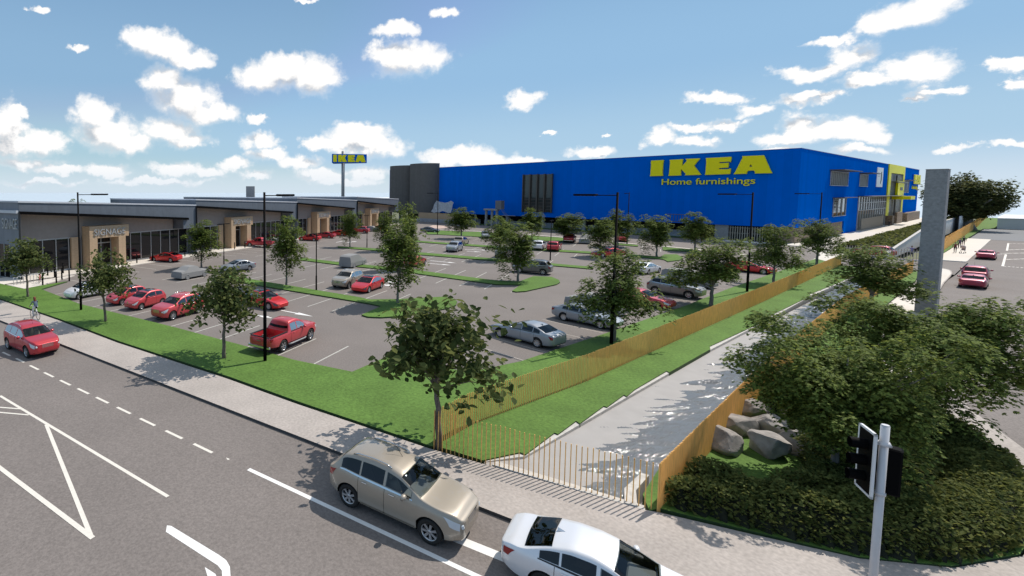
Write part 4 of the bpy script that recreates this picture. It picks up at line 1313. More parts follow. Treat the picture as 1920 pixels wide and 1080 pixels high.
def hedge(name, label, poly, h, n, leaf, seed, rim=.45, holes=(), lum=.2, cut=None):
    rng = np.random.default_rng(seed)
    lo = np.min(poly, 0); hi = np.max(poly, 0)
    P = rng.uniform(lo, hi, (int(n * 2.6), 2)); P = P[pip(P, poly)]
    for c, r in holes: P = P[np.linalg.norm(P - np.array(c), axis=1) > r + .1 * np.sin(np.arctan2(P[:, 1] - c[1], P[:, 0] - c[0]) * 5)]
    if cut: P = P[~pip(P, cut)]
    P = P[:n]
    H = hedge_h(P, poly, h, seed, lum, rim)
    e = edge_dist(P, poly)
    for c, r in holes: e = np.minimum(e, np.linalg.norm(P - np.array(c), axis=1) - r)
    if cut: e = np.minimum(e, edge_dist(P, cut))
    t = np.where((e < rim) & (rng.uniform(size=len(P)) < .75), rng.uniform(.0, 1, len(P)), 1 - np.abs(rng.normal(0, .10, len(P))))
    C = np.c_[P + rng.normal(size=P.shape) * .05, H * t + rng.normal(size=len(P)) * .03]
    # twigs standing up from the top
    V, F = leaves(rng, C, leaf, .38, 'kite', .4)
    t_ = thing(name, label, 'hedge', (0, 0, 0))
    link('foliage', np_mesh('foliage', V, F, [M['hedge']]), t_)
    st = max(.22, h * .22)
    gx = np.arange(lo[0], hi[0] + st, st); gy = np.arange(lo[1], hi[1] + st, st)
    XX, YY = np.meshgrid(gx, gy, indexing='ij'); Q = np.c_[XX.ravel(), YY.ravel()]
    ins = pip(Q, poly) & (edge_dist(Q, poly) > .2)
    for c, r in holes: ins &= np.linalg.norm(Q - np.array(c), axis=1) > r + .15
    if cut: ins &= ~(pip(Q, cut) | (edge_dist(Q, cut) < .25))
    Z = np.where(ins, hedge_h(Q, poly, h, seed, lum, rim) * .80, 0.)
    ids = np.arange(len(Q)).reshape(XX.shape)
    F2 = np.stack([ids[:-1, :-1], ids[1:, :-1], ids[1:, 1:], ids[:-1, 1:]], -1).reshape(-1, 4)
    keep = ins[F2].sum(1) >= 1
    link('dark_hull', np_mesh('dark_hull', np.c_[Q, Z], F2[keep], [M['hedgecore']], None, True), t_)
    return t_


ROCKS = [((1363, 838), .92), ((1437, 845), .92), ((1384, 806), .85), ((1442, 810), .98), ((1498, 842), .95), ((1414, 774), .82), ((1490, 792), .82), ((1530, 812), .9)]
holes = []
ROCKS = [((p_[0], p_[1] + 6), r) for (p_, r) in ROCKS]
for (p_, r) in ROCKS:
    g = G(*p_); holes.append((g, .95))
g = G(1397, 862); holes += [(g, .8)]
g = G(1450, 858); holes += [(g, .6)]
g = G(1700, 935); holes += [(g, .35)]
hp = [(17.95, 6.1), (18.85, 4.3), (20.05, 2.2), (21.6, .8), (23.9, -.15), (27.0, -.48), (30.4, 0.0), (32.8, 1.2), (36, 2.9), (41, 4.4), (40.5, 6.0), (33, 6.6), (26.5, 6.55)]
hedge('hedge', 'broad clipped hedge filling the street corner around the two large trees', hp, 1.02, 115000, .12, 5, .5, holes[-1:], .2, [G(1328, 866, .95), G(1356, 872, .95), G(1400, 882, .9), G(1470, 882, .9), G(1530, 872, .9), (29.5, 6.0), (29.5, 7.2), (21, 7.0)])
hedge('hedge', 'long clipped hedge row nearest the white ramp wall', [(124, 13.2), (300, 13.2), (300, 15.6), (124, 15.6)], 1.3, 16000, .42, 9, .5)
hedge('hedge', 'long clipped hedge row nearest the store path', [(122, 16.2), (300, 16.2), (300, 18.7), (122, 18.7)], 1.3, 16000, .42, 12, .5)

# boulders
def boulder(seed, r):
    rng = np.random.default_rng(seed)
    bm = bmesh.new(); bmesh.ops.create_icosphere(bm, subdivisions=4, radius=1)
    planes = []
    for k in range(17):
        n_ = Vector(rng.normal(size=3)); n_.normalize(); n_.z = abs(n_.z) if k < 8 else n_.z; planes.append((n_, rng.uniform(.60, .88)))
    planes.append((Vector((rng.normal() * .15, rng.normal() * .15, 1)).normalized(), .62))
    ph = rng.uniform(0, 6, 8); ws = rng.normal(size=(8, 3)) * 3
    for v in bm.verts:
        c = v.co.copy()
        for n_, d in planes:
            e = c.dot(n_) - d
            if e > 0: c -= n_ * e * .99
        k = 1 + sum(.012 * math.sin(Vector(ws[i]).dot(v.co) * 1.5 + ph[i]) for i in range(8))
        v.co = Vector((c.x * 1.12, c.y * .95, c.z * .92)) * (k * r)
    me = bpy.data.meshes.new('boulder'); bm.to_mesh(me); bm.free()
    me.materials.append(M['rock']); return me
RL = ['grey boulder against the timber fence, nearest the hedge', 'grey boulder at the front centre of the pile on open grass', 'grey boulder touching the fence behind the nearest one',
      'wide grey boulder in the middle row of the pile', 'grey boulder at the front right, partly under the tree', 'grey boulder farthest back along the fence', 'grey boulder at the back under the tree leaves', 'shaded grey boulder behind the front right one']
for i, ((p_, r), lab) in enumerate(zip(ROCKS, RL)):
    g = G(*p_)
    o = link('boulder', boulder(40 + i, r * .74)); o.location = (g[0], g[1], .42 * r); o.rotation_euler = (0, 0, i * 1.1 + .4)
    tag(o, lab, 'boulder', 'boulders by the canal fence')
# ================================================================== vehicles
def smooth_prof(pts, win=.10):
    P = sorted(pts); xs = np.array([p[0] for p in P]); zs = np.array([p[1] for p in P])
    def f(x):
        x = np.asarray(x, float); acc = 0
        for d in np.linspace(-win, win, 7): acc = acc + np.interp(x + d, xs, zs)
        return acc / 7
    return f


class Car:
    def __init__(s, L, W, wb, fo, top, belt, bot, rw, kind, ws, rwn, side, tumble=.42, roof_glass=None, nose=.125, tailr=.095):
        s.L, s.W, s.wb, s.rw, s.kind = L, W, wb, rw, kind
        s.top = smooth_prof(top); s.belt = smooth_prof(belt, .2); s.bot = smooth_prof(bot, .05)
        s.ws, s.rwn, s.side, s.roof_glass = ws, rwn, side, roof_glass
        s.xf = L / 2 - fo; s.xr = s.xf - wb; s.tumble = tumble; s.nose, s.tailr = nose, tailr

    def hw(s, x):
        h = s.L / 2
        df = max(0, (x - (h - .75)) / .75); dr = max(0, (-h + .55 - x) / .55)
        return s.W / 2 * (1 - s.nose * 1.7 * df ** 2.2 - s.tailr * 1.6 * dr ** 2.2)

    def section(s, x):
        hw = s.hw(x); zb = float(s.bot(x)); bz = float(s.belt(x)); tz = max(float(s.top(x)), bz + .03)
        t = tz - bz; yt = hw * (.95 - s.tumble * t * 1.0)
        zm = zb + (bz - zb) * .5
        P = [(0, zb), (hw * .84, zb), (hw * .955, zb + .07), (hw * .985, zb + .2), (hw, zm), (hw * .995, bz - .13), (hw * .965, bz - .03), (hw * .945, bz + .012)]
        k = min(1, t / .35)
        P += [(yt + (hw * .945 - yt) * .12, bz + t * (.80 + .0 * k)), (yt * (.985), bz + t * .90), (yt * .90, bz + t * .97), (yt * .55, bz + t * .995), (0, tz + .012 * k + .01)]
        return P

    def surf(s, x, w, off=0.):
        P = s.section(x); i = min(int(w), len(P) - 2); f = w - i
        y = P[i][0] * (1 - f) + P[i + 1][0] * f; z = P[i][1] * (1 - f) + P[i + 1][1] * f
        dy = P[i + 1][0] - P[i][0]; dz = P[i + 1][1] - P[i][1]; l = math.hypot(dy, dz) + 1e-9
        return (x, y + dz / l * off, z - dy / l * off)

    def patch(s, mb, x0, x1, w0, w1, nx, nw, off, side, mi=0, shape=None):
        vs = []; fs = []
        for i in range(nx + 1):
            for j in range(nw + 1):
                a = i / nx; b = j / nw
                x = x0 + (x1 - x0) * a; w = w0 + (w1 - w0) * b
                if shape: x, w = shape(a, b)
                p = s.surf(x, w, off); vs.append((p[0], p[1] * side, p[2]))
        for i in range(nx):
            for j in range(nw):
                q = (i * (nw + 1) + j, i * (nw + 1) + j + 1, (i + 1) * (nw + 1) + j + 1, (i + 1) * (nw + 1) + j)
                fs.append(q if side < 0 else q[::-1])
        mb.add(vs, fs, mi, True)

    def top_patch(s, mb, x0, x1, e0, e1, nx, off, mi=0, bow=.0, lift=(0, 0)):
        # across-the-roof panel between +-e * half width of the upper section
        ny = 12; vs = []; fs = []
        for i in range(nx + 1):
            a = i / nx; e = e0 + (e1 - e0) * a
            for j in range(ny + 1):
                b = -1 + 2 * j / ny
                x = x0 + (x1 - x0) * a + bow * (1 - b * b)
                P = s.section(x)[7:]
                yw = e * P[2][0] if False else e * (P[1][0] * .55 + P[0][0] * .45)
                y = b * yw
                ys = [p[0] for p in P][::-1]; zs = [p[1] for p in P][::-1]
                z = float(np.interp(abs(y), ys, zs))
                vs.append((x + lift[0], y, z + off + lift[1]))
        for i in range(nx):
            for j in range(ny):
                q = (i * (ny + 1) + j, i * (ny + 1) + j + 1, (i + 1) * (ny + 1) + j + 1, (i + 1) * (ny + 1) + j)
                fs.append(q if x1 < x0 else q[::-1])
        mb.add(vs, fs, mi, True)

    def body(s, mats, low=False):
        n = 30 if low else 74
        xs = np.linspace(-s.L / 2, s.L / 2, n)
        rings = []
        for x in xs:
            P = s.section(float(x)); rings.append([(float(x), y, z) for y, z in P] + [(float(x), -y, z) for y, z in P[-2:0:-1]])
        m = len(rings[0]); b = MB()
        # rounded end caps: shrunken extra ring front and back
        def cap(r, dx, k):
            cy = 0; cz = sum(p[2] for p in r) / m
            return [(p[0] + dx, p[1] * k, cz + (p[2] - cz) * (k * .98)) for p in r]
        rings = [cap(rings[0], -.075, .74), cap(rings[0], -.06, .85), cap(rings[0], -.035, .94)] + rings + [cap(rings[-1], .04, .94), cap(rings[-1], .07, .84), cap(rings[-1], .085, .72)]
        vs = [p for r in rings for p in r]; fs = []
        for i in range(len(rings) - 1):
            for k in range(m):
                j = (k + 1) % m; fs.append((i * m + k, (i + 1) * m + k, (i + 1) * m + j, i * m + j))
        fs.append(tuple(range(m - 1, -1, -1))[::-1]); fs.append(tuple((len(rings) - 1) * m + k for k in range(m))[::-1])
        b.add(vs, fs, 0, True)
        me = b.mesh('body', mats)
        bm = bmesh.new(); bm.from_mesh(me); bmesh.ops.recalc_face_normals(bm, faces=bm.faces); bm.to_mesh(me); bm.free()
        o = link('body', me)
        cuts = []
        c = MB()
        for x in (s.xf, s.xr):
            for sd in (-1, 1):
                cb = MB(); y0, y1 = (s.W / 2 - .30) * sd, (s.W / 2 + .3) * sd
                cb.lathe([(0, min(y0, y1)), (s.rw * 1.17, min(y0, y1)), (s.rw * 1.17, max(y0, y1)), (0, max(y0, y1))], 36, 'y', 1, (x, 0, s.rw * 1.02), False)
                cuts.append(cb)
        if s.kind == 'pickup':
            cb = MB(); cb.bbox((-s.L / 2 + .09, -s.W / 2 + .17, .68), (s.bedx - .04, s.W / 2 - .17, 3), 0); cuts.append(cb)
        # hollow cabin, then the window openings
        if not low:
            cb = MB(); x0, x1 = s.rwn[0] + .12 if s.kind != 'pickup' else s.rwn[0] + .1, s.ws[0] - .02
            rr = []
            for x in np.linspace(x0, x1, 26):
                P = s.section(float(x)); pts = []
                zt_ = max(P[-1][1] - .055, .9)
                pts = [(0, .42), (P[4][0] - .12, .42), (P[5][0] - .09, .75), (P[7][0] - .05, min(P[7][1], zt_ - .02))] + [(max(.02, p[0] - .05), max(min(p[1] - .035, zt_), min(P[7][1], zt_ - .02) + .002 * k)) for k, p in enumerate(P[8:12])] + [(0, zt_ + .003)]
                rr.append([(float(x), y, z) for y, z in pts] + [(float(x), -y, z) for y, z in pts[-2:0:-1]])
            m_ = len(rr[0]); fs_ = []
            for i in range(len(rr) - 1):
                for k in range(m_):
                    j = (k + 1) % m_; fs_.append((i * m_ + k, (i + 1) * m_ + k, (i + 1) * m_ + j, i * m_ + j))
            fs_ += [tuple(range(m_ - 1, -1, -1)), tuple((len(rr) - 1) * m_ + k for k in range(m_))]
            cb.add([p for r in rr for p in r], fs_, 2); cuts.append(cb)
            for (xa, xb) in s.side:                              # side windows: prisms along y through both sides
                cols = np.linspace(xa + .02, xb - .02, 9); lo = []; hi_ = []
                for x in cols:
                    a = s.surf(float(x), 7.16); c_ = s.surf(float(x), 7.9); lo.append((float(x), a[2])); hi_.append((float(x), max(c_[2], a[2] + .004)))
                pl = lo + hi_[::-1]; n_ = len(pl); cb = MB()
                cb.add([(x, -1.3, z) for x, z in pl] + [(x, 1.3, z) for x, z in pl], [tuple(range(n_)), tuple(range(2 * n_ - 1, n_ - 1, -1))] + [(j, n_ + j, n_ + (j + 1) % n_, (j + 1) % n_) for j in range(n_)], 2)
                cuts.append(cb)
            for (xa, xb, ea, eb, bow) in ((s.ws[0], s.ws[1], .93, .90, .04), (s.rwn[0], s.rwn[1], .86, .84, -.03)):
                d = 1 if xb > xa else -1; xa2, xb2 = xa + d * .03, xb - d * .02
                def hwid(x, e): P = s.section(x)[7:]; return e * (P[1][0] * .55 + P[0][0] * .45) - .03
                ya, yb = hwid(xa2, ea), hwid(xb2, eb)
                pl = [(xa2 + bow * (1 - (t / 4) ** 2), ya * t / 4) for t in range(-4, 5)] + [(xb2 + bow * (1 - (t / 4) ** 2), yb * t / 4) for t in range(4, -5, -1)]
                z0_ = float(s.belt((xa + xb) / 2)) - .12
                cb = MB(); cb.prism(pl, z0_, 2.4, 2); cuts.append(cb)
        for cb in cuts:
            cm = cb.mesh('cut', mats)
            bm = bmesh.new(); bm.from_mesh(cm); bmesh.ops.remove_doubles(bm, verts=bm.verts, dist=1e-5); bmesh.ops.recalc_face_normals(bm, faces=bm.faces); bm.to_mesh(cm); bm.free()
            co = link('cut', cm)
            md = o.modifiers.new('b', 'BOOLEAN'); md.operation = 'DIFFERENCE'; md.object = co; md.solver = 'EXACT'
            dg = bpy.context.evaluated_depsgraph_get()
            nm = bpy.data.meshes.new_from_object(o.evaluated_get(dg))
            o.modifiers.clear(); old = o.data; o.data = nm; bpy.data.meshes.remove(old)
            bpy.data.objects.remove(co)
        bpy.data.objects.remove(o)
        # keep crisp edges where the arches cut the skin
        bm = bmesh.new(); bm.from_mesh(nm)
        for f_ in bm.faces:
            if f_.material_index == 1: f_.smooth = False
        for e in bm.edges:
            if len(e.link_faces) == 2 and e.calc_face_angle(0) > R_(38): e.smooth = False
        bm.to_mesh(nm); bm.free()
        nm.name = 'body'
        return nm


def wheel_meshes(r, w, spokes):
    t = MB(); h = w / 2
    t.lathe([(r * .66, -h), (r * .9, -h), (r * .975, -h * .8), (r, -h * .4), (r, h * .4), (r * .975, h * .8), (r * .9, h), (r * .66, h)], 30, 'y', 0, (0, 0, 0), True, True)
    rm = MB()
    rm.lathe([(r * .67, h * .9), (r * .62, h * .88), (r * .60, h * .3), (r * .60, -h * .9)], 30, 'y')
    rm.lathe([(0, h * .2), (r * .6, h * .1)], 30, 'y', 1)
    rm.lathe([(0, h * .78), (r * .13, h * .76), (r * .17, h * .55), (r * .17, h * .2)], 14, 'y')
    for k in range(spokes):
        a = 2 * PI * k / spokes; ca, sa = math.cos(a), math.sin(a)
        def q(u, v, y): return (u * ca - v * sa, y, u * sa + v * ca)
        wi, wo = r * .075, r * .105
        vs = [q(r * .12, -wi, h * .72), q(r * .12, wi, h * .72), q(r * .63, wo, h * .86), q(r * .63, -wo, h * .86),
              q(r * .12, -wi, h * .3), q(r * .12, wi, h * .3), q(r * .63, wo, h * .3), q(r * .63, -wo, h * .3)]
        rm.add(vs, [(0, 1, 2, 3), (0, 3, 7, 4), (1, 5, 6, 2), (2, 6, 7, 3)])
    return t.mesh('tyre', [M['tyre']]), rm.mesh('rim', [M['rim'], M['black']])


def make_car(name, c, dull=False, spokes=7, dark_lamps=False, grille='bars', rails=False):
    """a car as an Empty with its parts; faces +x, wheels on z=0"""
    t = thing(name, 'car', 'car')
    pm = M['paint']
    b = link('body', c.body([pm, M['blackpl'], M['cabin']]), t)
    h = c.L / 2
    # wheels
    ty, rm = wheel_meshes(c.rw, .215, spokes)
    for x in (c.xf, c.xr):
        for sd in (1, -1):
            w = thing('wheel', None, None, (x, (c.W / 2 - .12) * sd, c.rw), 0 if sd > 0 else PI); w.parent = t
            link('tyre', ty, w); link('rim', rm, w)
    # glazing
    m = MB(); c.top_patch(m, c.ws[0], c.ws[1], .93, .90, 10, .006, 0, .04, (.004, 0)); m.build('windscreen', M['carglass'], t)
    m = MB(); c.top_patch(m, c.rwn[0], c.rwn[1], .86, .84, 8, .008, 0, -.03, (-.006, 0)); m.build('rear_window', M['tintglass'], t)
    if c.roof_glass:
        m = MB(); c.top_patch(m, c.roof_glass[0], c.roof_glass[1], .82, .82, 6, .007); m.build('roof_panel', M['darkglass'], t)
    for sd in (1, -1):
        for wi, (xa, xb) in enumerate(c.side):
            m = MB(); c.patch(m, xa, xb, 7.12, 7.93, 14, 5, .005, sd); m.build('side_window', M['carglass'] if wi == len(c.side) - 1 else M['tintglass'], t)
        xa, xb = c.side[0][0], c.side[-1][1]
        m = MB(); c.patch(m, xa - .03, xb + .03, 6.72, 7.08, 16, 1, .006, sd); m.build('window_trim', M['chrome'] if c.kind == 'suv' else M['blackpl'], t)
        # doors with handles
        for (xa, xb) in c.doors:
            m = MB(); c.patch(m, xa, xb, 2.3, 6.6, 12, 8, .005, sd); d = m.build('door', pm, t)
            p = c.surf(xa + (xb - xa) * .10 + .08, 5.45, .03)
            k = MB(); k.bevbox((p[0] + .06, p[1] * sd, p[2]), (.19, .035, .035), .01); k.build('handle', M['chrome'] if c.kind == 'suv' else pm, d)
            m = MB(); c.patch(m, xa - .012, xa, 2.2, 6.6, 1, 8, .0055, sd); m.build('gap', M['black'], d)
        # lamps
        def hs(a, bb):
            return (h - .01 - (1 - a) * (.26 + .20 * bb), 4.45 + bb * 1.95 + .25 * (1 - a))
        m = MB(); c.patch(m, 0, 0, 0, 0, 8, 5, .010, sd, 0, hs); 
        zq = float(c.belt(h)) * .5 + float(c.bot(h)) * .5
        yq = c.hw(h) * .74 * sd; zq = zq + (float(c.belt(h)) - zq) * .62
        Mq = Matrix.Translation((h + .01, yq, zq)) @ Matrix.Rotation(-.16 * sd, 4, 'Z') @ Matrix.Rotation(-.25, 4, 'Y')
        q_ = MB(); q_.bevbox((0, 0, 0), (.09, c.hw(h) * .46, (float(c.belt(h)) - float(c.bot(h))) * .26), .03)
        m.add([tuple(Mq @ Vector(p)) for p in q_.v], q_.f)
        m.build('headlight', M['lampdark'] if dark_lamps else M['lamp'], t)
        def ts(a, bb):
            return (-h + .02 + a * (.14 + .16 * bb), 4.6 + bb * 1.45)
        m = MB(); c.patch(m, 0, 0, 0, 0, 6, 5, .010, sd, 0, ts); m.build('tail_light', M['tail'], t)
        # mirror
        bz = float(c.belt(c.side[-1][1] - .12)); y = c.hw(c.side[-1][1]) * .95
        xm = c.side[-1][1] - .18
        m = MB(); m.lathe([(.0, -.10), (.06, -.09), (.085, 0), (.08, .08), (.05, .11), (0, .115)], 10, 'y', 0, (xm, (y + .15) * sd, bz + .09))
        m.box((xm - .01, (y + .03) * sd, bz + .04), (.05, .12, .035)); m.build('mirror', pm, t)
        # sill
        m = MB(); c.patch(m, c.xr + c.rw * 1.22, c.xf - c.rw * 1.22, 1.2, 2.5, 10, 2, .008, sd); m.build('sill', M['blackpl'], t)
    # cabin fittings
    xd = c.ws[0] - .30; zd = float(c.belt(xd)) - .06; wi_ = c.W * .76
    d = MB(); d.bevbox((xd - .04, 0, zd - .09), (.62, wi_, .2), .04); d.build('dashboard', M['dash'], t)
    d = MB(); d.lathe([(.165, -.012), (.185, 0), (.165, .012)], 18, 'x', 0, (0, 0, 0), close=True)
    d.bbox((-.01, -.16, -.015), (.01, .16, .015))
    so = d.build('steering_wheel', M['black'], t); so.location = (xd - .42, -c.W * .19, zd + .02); so.rotation_euler = (0, R_(-25), 0)
    xs_ = [c.side[-1][0] + .22] + ([c.side[-1][0] - .72] if c.kind != 'pickup' else [])
    for xq in xs_:
        for sd in (-1, 1):
            d = MB(); y = c.W * .19 * sd; zq = zd - .42
            d.bevbox((xq + .16, y, zq), (.52, .48, .16), .05)
            vs = []
            d.tube([(xq - .08, y, zq + .02), (xq - .16, y, zq + .28), (xq - .24, y, zq + .54)], [.2, .22, .17], 10)
            d.bevbox((xq - .27, y, zq + .66), (.09, .26, .17), .03)
            d.build('seat', M['seat'] if c.kind == 'suv' else M['cabin2'], t)
    # front face
    zf = float(c.belt(h)); zt = float(c.top(h - .05)); zb = float(c.bot(h)); wf = c.hw(h)
    hz = zt - zb
    xg = h + .062
    g = MB()
    if grille == 'bars':
        g.bevbox((xg - .01, 0, zb + hz * .68), (.04, wf * .95, hz * .34), .015); go = g.build('grille', M['black'], t)
        g = MB()
        for i in range(15):
            yy = (i - 7) / 7 * wf * .43; g.box((xg + .016, yy, zb + hz * .68), (.02, .022, hz * .31))
        g.box((xg + .012, 0, zb + hz * .855), (.025, wf * .98, .025)); g.build('grille_bar', M['chrome'], go)
    elif grille == 'mesh':
        g.bevbox((xg - .01, 0, zb + hz * .60), (.04, wf * .85, hz * .30), .02); go = g.build('grille', M['black'], t)
        g = MB()
        for i in range(3): g.box((xg + .014, 0, zb + hz * (.50 + .09 * i)), (.015, wf * .8, .018))
        g.build('grille_bar', M['chrome'], go)
    g = MB(); g.bevbox((xg - .02, 0, zb + hz * .17), (.05, wf * 1.25, hz * .20), .02); g.build('lower_intake', M['blackpl'], t)
    # rear face
    zt = float(c.top(-h + .05)); zb = float(c.bot(-h)); hz = zt - zb; wr = c.hw(-h)
    g = MB(); g.bevbox((-h - .035, 0, zb + hz * .12), (.05, wr * 1.35, hz * .20), .02); g.build('rear_bumper', M['blackpl'], t)
    g = MB(); g.bevbox((-h - .055, 0, zb + hz * .48), (.02, .5, .11), .005); g.build('number_plate', M['plate'], t)
    if rails:
        for sd in (1, -1):
            x0, x1 = rails
            pts = []
            for i in range(9):
                x = x0 + (x1 - x0) * i / 8; p = c.surf(x, 9.6, .0); pts.append((x, p[1] * sd, p[2] + (.045 if 0 < i < 8 else .0)))
            g = MB(); g.tube(pts, .02, 6); g.build('roof_rail', M['chrome'], t)
    if c.kind == 'suv':
        g = MB(); p = c.surf(c.ws[1] - .35, 11.5); g.tube([(p[0], .12, p[2]), (p[0] - .35, .12, p[2] + .42)], .007, 5); g.build('aerial', M['black'], t)
    if c.kind == 'sedan':
        p = c.surf(c.rwn[1] + .12, 11.9); g = MB(); g.add([(p[0] - .12, 0, p[2] + .07), (p[0] + .14, 0, p[2]), (p[0] - .12, .035, p[2] - .01), (p[0] - .12, -.035, p[2] - .01)], [(0, 1, 2), (0, 3, 1), (0, 2, 3)]); g.build('aerial_fin', pm, t)
    for i, (sx, sy) in enumerate(()): pass
    return t


SUV = Car(4.36, 1.90, 2.72, .84,
          [(2.18, .90), (2.14, .98), (2.02, 1.05), (1.75, 1.10), (1.3, 1.15), (1.02, 1.20), (.34, 1.60), (-.05, 1.70), (-.6, 1.74), (-1.3, 1.71), (-1.62, 1.64), (-1.96, 1.24), (-2.10, 1.10), (-2.18, 1.0)],
          [(2.18, .85), (1.75, 1.0), (1.0, 1.07), (0, 1.09), (-1.1, 1.13), (-1.7, 1.20), (-2.18, 1.03)],
          [(2.18, .34), (1.9, .25), (1.1, .22), (-1.3, .24), (-1.9, .3), (-2.18, .40)], .372, 'suv', (1.02, .34), (-1.98, -1.66), ((-1.68, -1.02), (-.96, -.18), (-.10, .76)))
SUV.doors = ((-1.02, -.14), (-.10, .94))
SED = Car(4.62, 1.82, 2.70, .90,
          [(2.31, .62), (2.22, .71), (1.8, .82), (1.2, .90), (.98, .95), (.12, 1.34), (-.25, 1.42), (-.75, 1.41), (-1.2, 1.30), (-1.78, 1.05), (-2.2, 1.0), (-2.31, .92)],
          [(2.31, .58), (1.9, .74), (1.1, .86), (0, .90), (-1.2, .94), (-1.9, .97), (-2.31, .88)],
          [(2.31, .26), (2.0, .17), (1, .17), (-1.5, .18), (-2.0, .24), (-2.31, .34)], .325, 'sedan', (.98, .12), (-1.78, -1.16), ((-1.42, -.98), (-.93, -.20), (-.12, .66)))
SED.doors = ((-1.06, -.16), (-.12, .88))
FAST = Car(4.70, 1.86, 2.86, .86,
           [(2.35, .58), (2.24, .68), (1.8, .79), (1.3, .88), (1.12, .93), (.2, 1.34), (-.2, 1.43), (-.7, 1.42), (-1.3, 1.27), (-1.9, 1.03), (-2.2, .98), (-2.35, .90)],
           [(2.35, .55), (1.9, .71), (1.1, .84), (0, .89), (-1.2, .93), (-1.9, .95), (-2.35, .85)],
           [(2.35, .24), (2.0, .17), (1, .16), (-1.5, .17), (-2.0, .24), (-2.35, .34)], .335, 'fast', (1.12, .2), (-1.9, -1.0), ((-1.40, -.95), (-.90, -.16), (-.08, .80)), roof_glass=(-.95, .12))
FAST.doors = ((-1.06, -.12), (-.08, .98))
HAT = Car(3.62, 1.64, 2.31, .72,
          [(1.81, .66), (1.72, .82), (1.3, .95), (.95, 1.02), (.30, 1.38), (-.05, 1.47), (-.6, 1.48), (-1.1, 1.42), (-1.42, 1.28), (-1.68, .98), (-1.81, .80)],
          [(1.81, .62), (1.4, .84), (.8, .94), (0, .97), (-1, 1.0), (-1.5, 1.0), (-1.81, .76)],
          [(1.81, .27), (1.5, .19), (.8, .18), (-.9, .18), (-1.5, .24), (-1.81, .34)], .30, 'hatch', (.95, .30), (-1.66, -1.38), ((-1.25, -.58), (-.5, .62)), .40, roof_glass=(-.85, .14), nose=.14, tailr=.13)
HAT.doors = ((-.52, .70),)
PICK = Car(5.32, 1.88, 3.08, .95,
           [(2.66, .92), (2.56, 1.08), (2.1, 1.16), (1.35, 1.20), (.62, 1.72), (.25, 1.81), (-.3, 1.80), (-.62, 1.74), (-.74, 1.20), (-.80, 1.16), (-2.6, 1.14), (-2.66, 1.12)],
           [(2.66, .86), (2.0, 1.06), (1.2, 1.12), (-.7, 1.12), (-2.66, 1.10)],
           [(2.66, .45), (2.2, .36), (1, .36), (-1.5, .38), (-2.2, .45), (-2.66, .52)], .40, 'pickup', (1.35, .62), (-.72, -.66), ((-.50, .12), (.20, 1.0)), .34)
PICK.bedx = -.82; PICK.doors = ((-.56, 1.15),)

PROT = {}
PROT['suv'] = make_car('crossover', SUV, grille='bars', rails=(-1.35, .0))
PROT['sedan'] = make_car('saloon', SED, grille='mesh', spokes=10)
PROT['fast'] = make_car('fastback', FAST, grille=None, dark_lamps=True, spokes=10)
PROT['hatch'] = make_car('hatchback', HAT, grille=None, spokes=8)
PROT['pickup'] = make_car('pickup_truck', PICK, grille='mesh', spokes=6)
# pick-up: roll the bed lip and tailgate bar on
pk = PROT['pickup']
b = MB()
for sd in (1, -1): b.box((-1.72, (PICK.W / 2 - .12) * sd, 1.185), (1.74, .12, .03))
b.box((-2.60, 0, 1.175), (.08, 1.5, .03)); b.build('bed_rail', M['blackpl'], pk)
b = MB()
for sd in (1, -1): b.tube([(-.85, .92 * sd, .40), (-.6, .98 * sd, .40), (.9, .98 * sd, .40), (1.1, .92 * sd, .40)], .05, 8)
b.build('side_step', M['pole'], pk)
b = MB(); b.bevbox((-2.70, 0, .56), (.16, 1.7, .16), .03); b.build('step_bumper', M['chrome'], pk)
b = MB(); b.bevbox((-2.735, 0, .93), (.03, .34, .06), .01); b.build('tailgate_handle', M['chrome'], pk)


def block_car(name, L, W, top, rw, wb):
    """plain unglazed car: faceted shell, wheel discs"""
    t = thing(name, 'car', 'car')
    b = MB(); vs = []; P = top
    n = len(P)
    for x, z, k in P: 
        vs += [(x, -W / 2, .22), (x, -W / 2 * .99, min(z, .78)), (x, -W / 2 * k, z), (x, W / 2 * k, z), (x, W / 2 * .99, min(z, .78)), (x, W / 2, .22)]
    fs = []
    for i in range(n - 1):
        for j in range(6):
            k = (j + 1) % 6; fs.append((i * 6 + j, i * 6 + k, (i + 1) * 6 + k, (i + 1) * 6 + j))
    fs += [tuple(range(5, -1, -1)), tuple((n - 1) * 6 + j for j in range(6))]
    b.add(vs, fs); b.build('body', M['dullpaint'], t, True)
    for x in (wb / 2, -wb / 2):
        for sd in (1, -1):
            w = MB(); w.lathe([(0, -.03), (rw, -.03), (rw, .03), (rw * .8, .05), (rw * .75, .02), (0, .02)] if sd > 0 else [(0, .03), (rw, .03), (rw, -.03), (rw * .8, -.05), (rw * .75, -.02), (0, -.02)], 20, 'y', 0, (x, (W / 2 - .0) * sd, rw), False)
            w.build('wheel', M['dullpaint'], t)
    return t
PROT['blocksedan'] = block_car('unglazed_car', 4.5, 1.8, [(-2.25, .5, .9), (-2.2, .95, .9), (-1.5, 1.05, .9), (-.8, 1.42, .72), (.3, 1.42, .72), (1.0, .95, .88), (2.1, .82, .88), (2.25, .5, .86)], .32, 2.7)
PROT['blockvan'] = block_car('unglazed_car', 4.6, 1.85, [(-2.3, .5, .95), (-2.25, 1.5, .86), (-1.9, 1.68, .80), (.2, 1.7, .80), (1.0, 1.15, .88), (2.1, 1.0, .88), (2.3, .5, .9)], .36, 2.75)

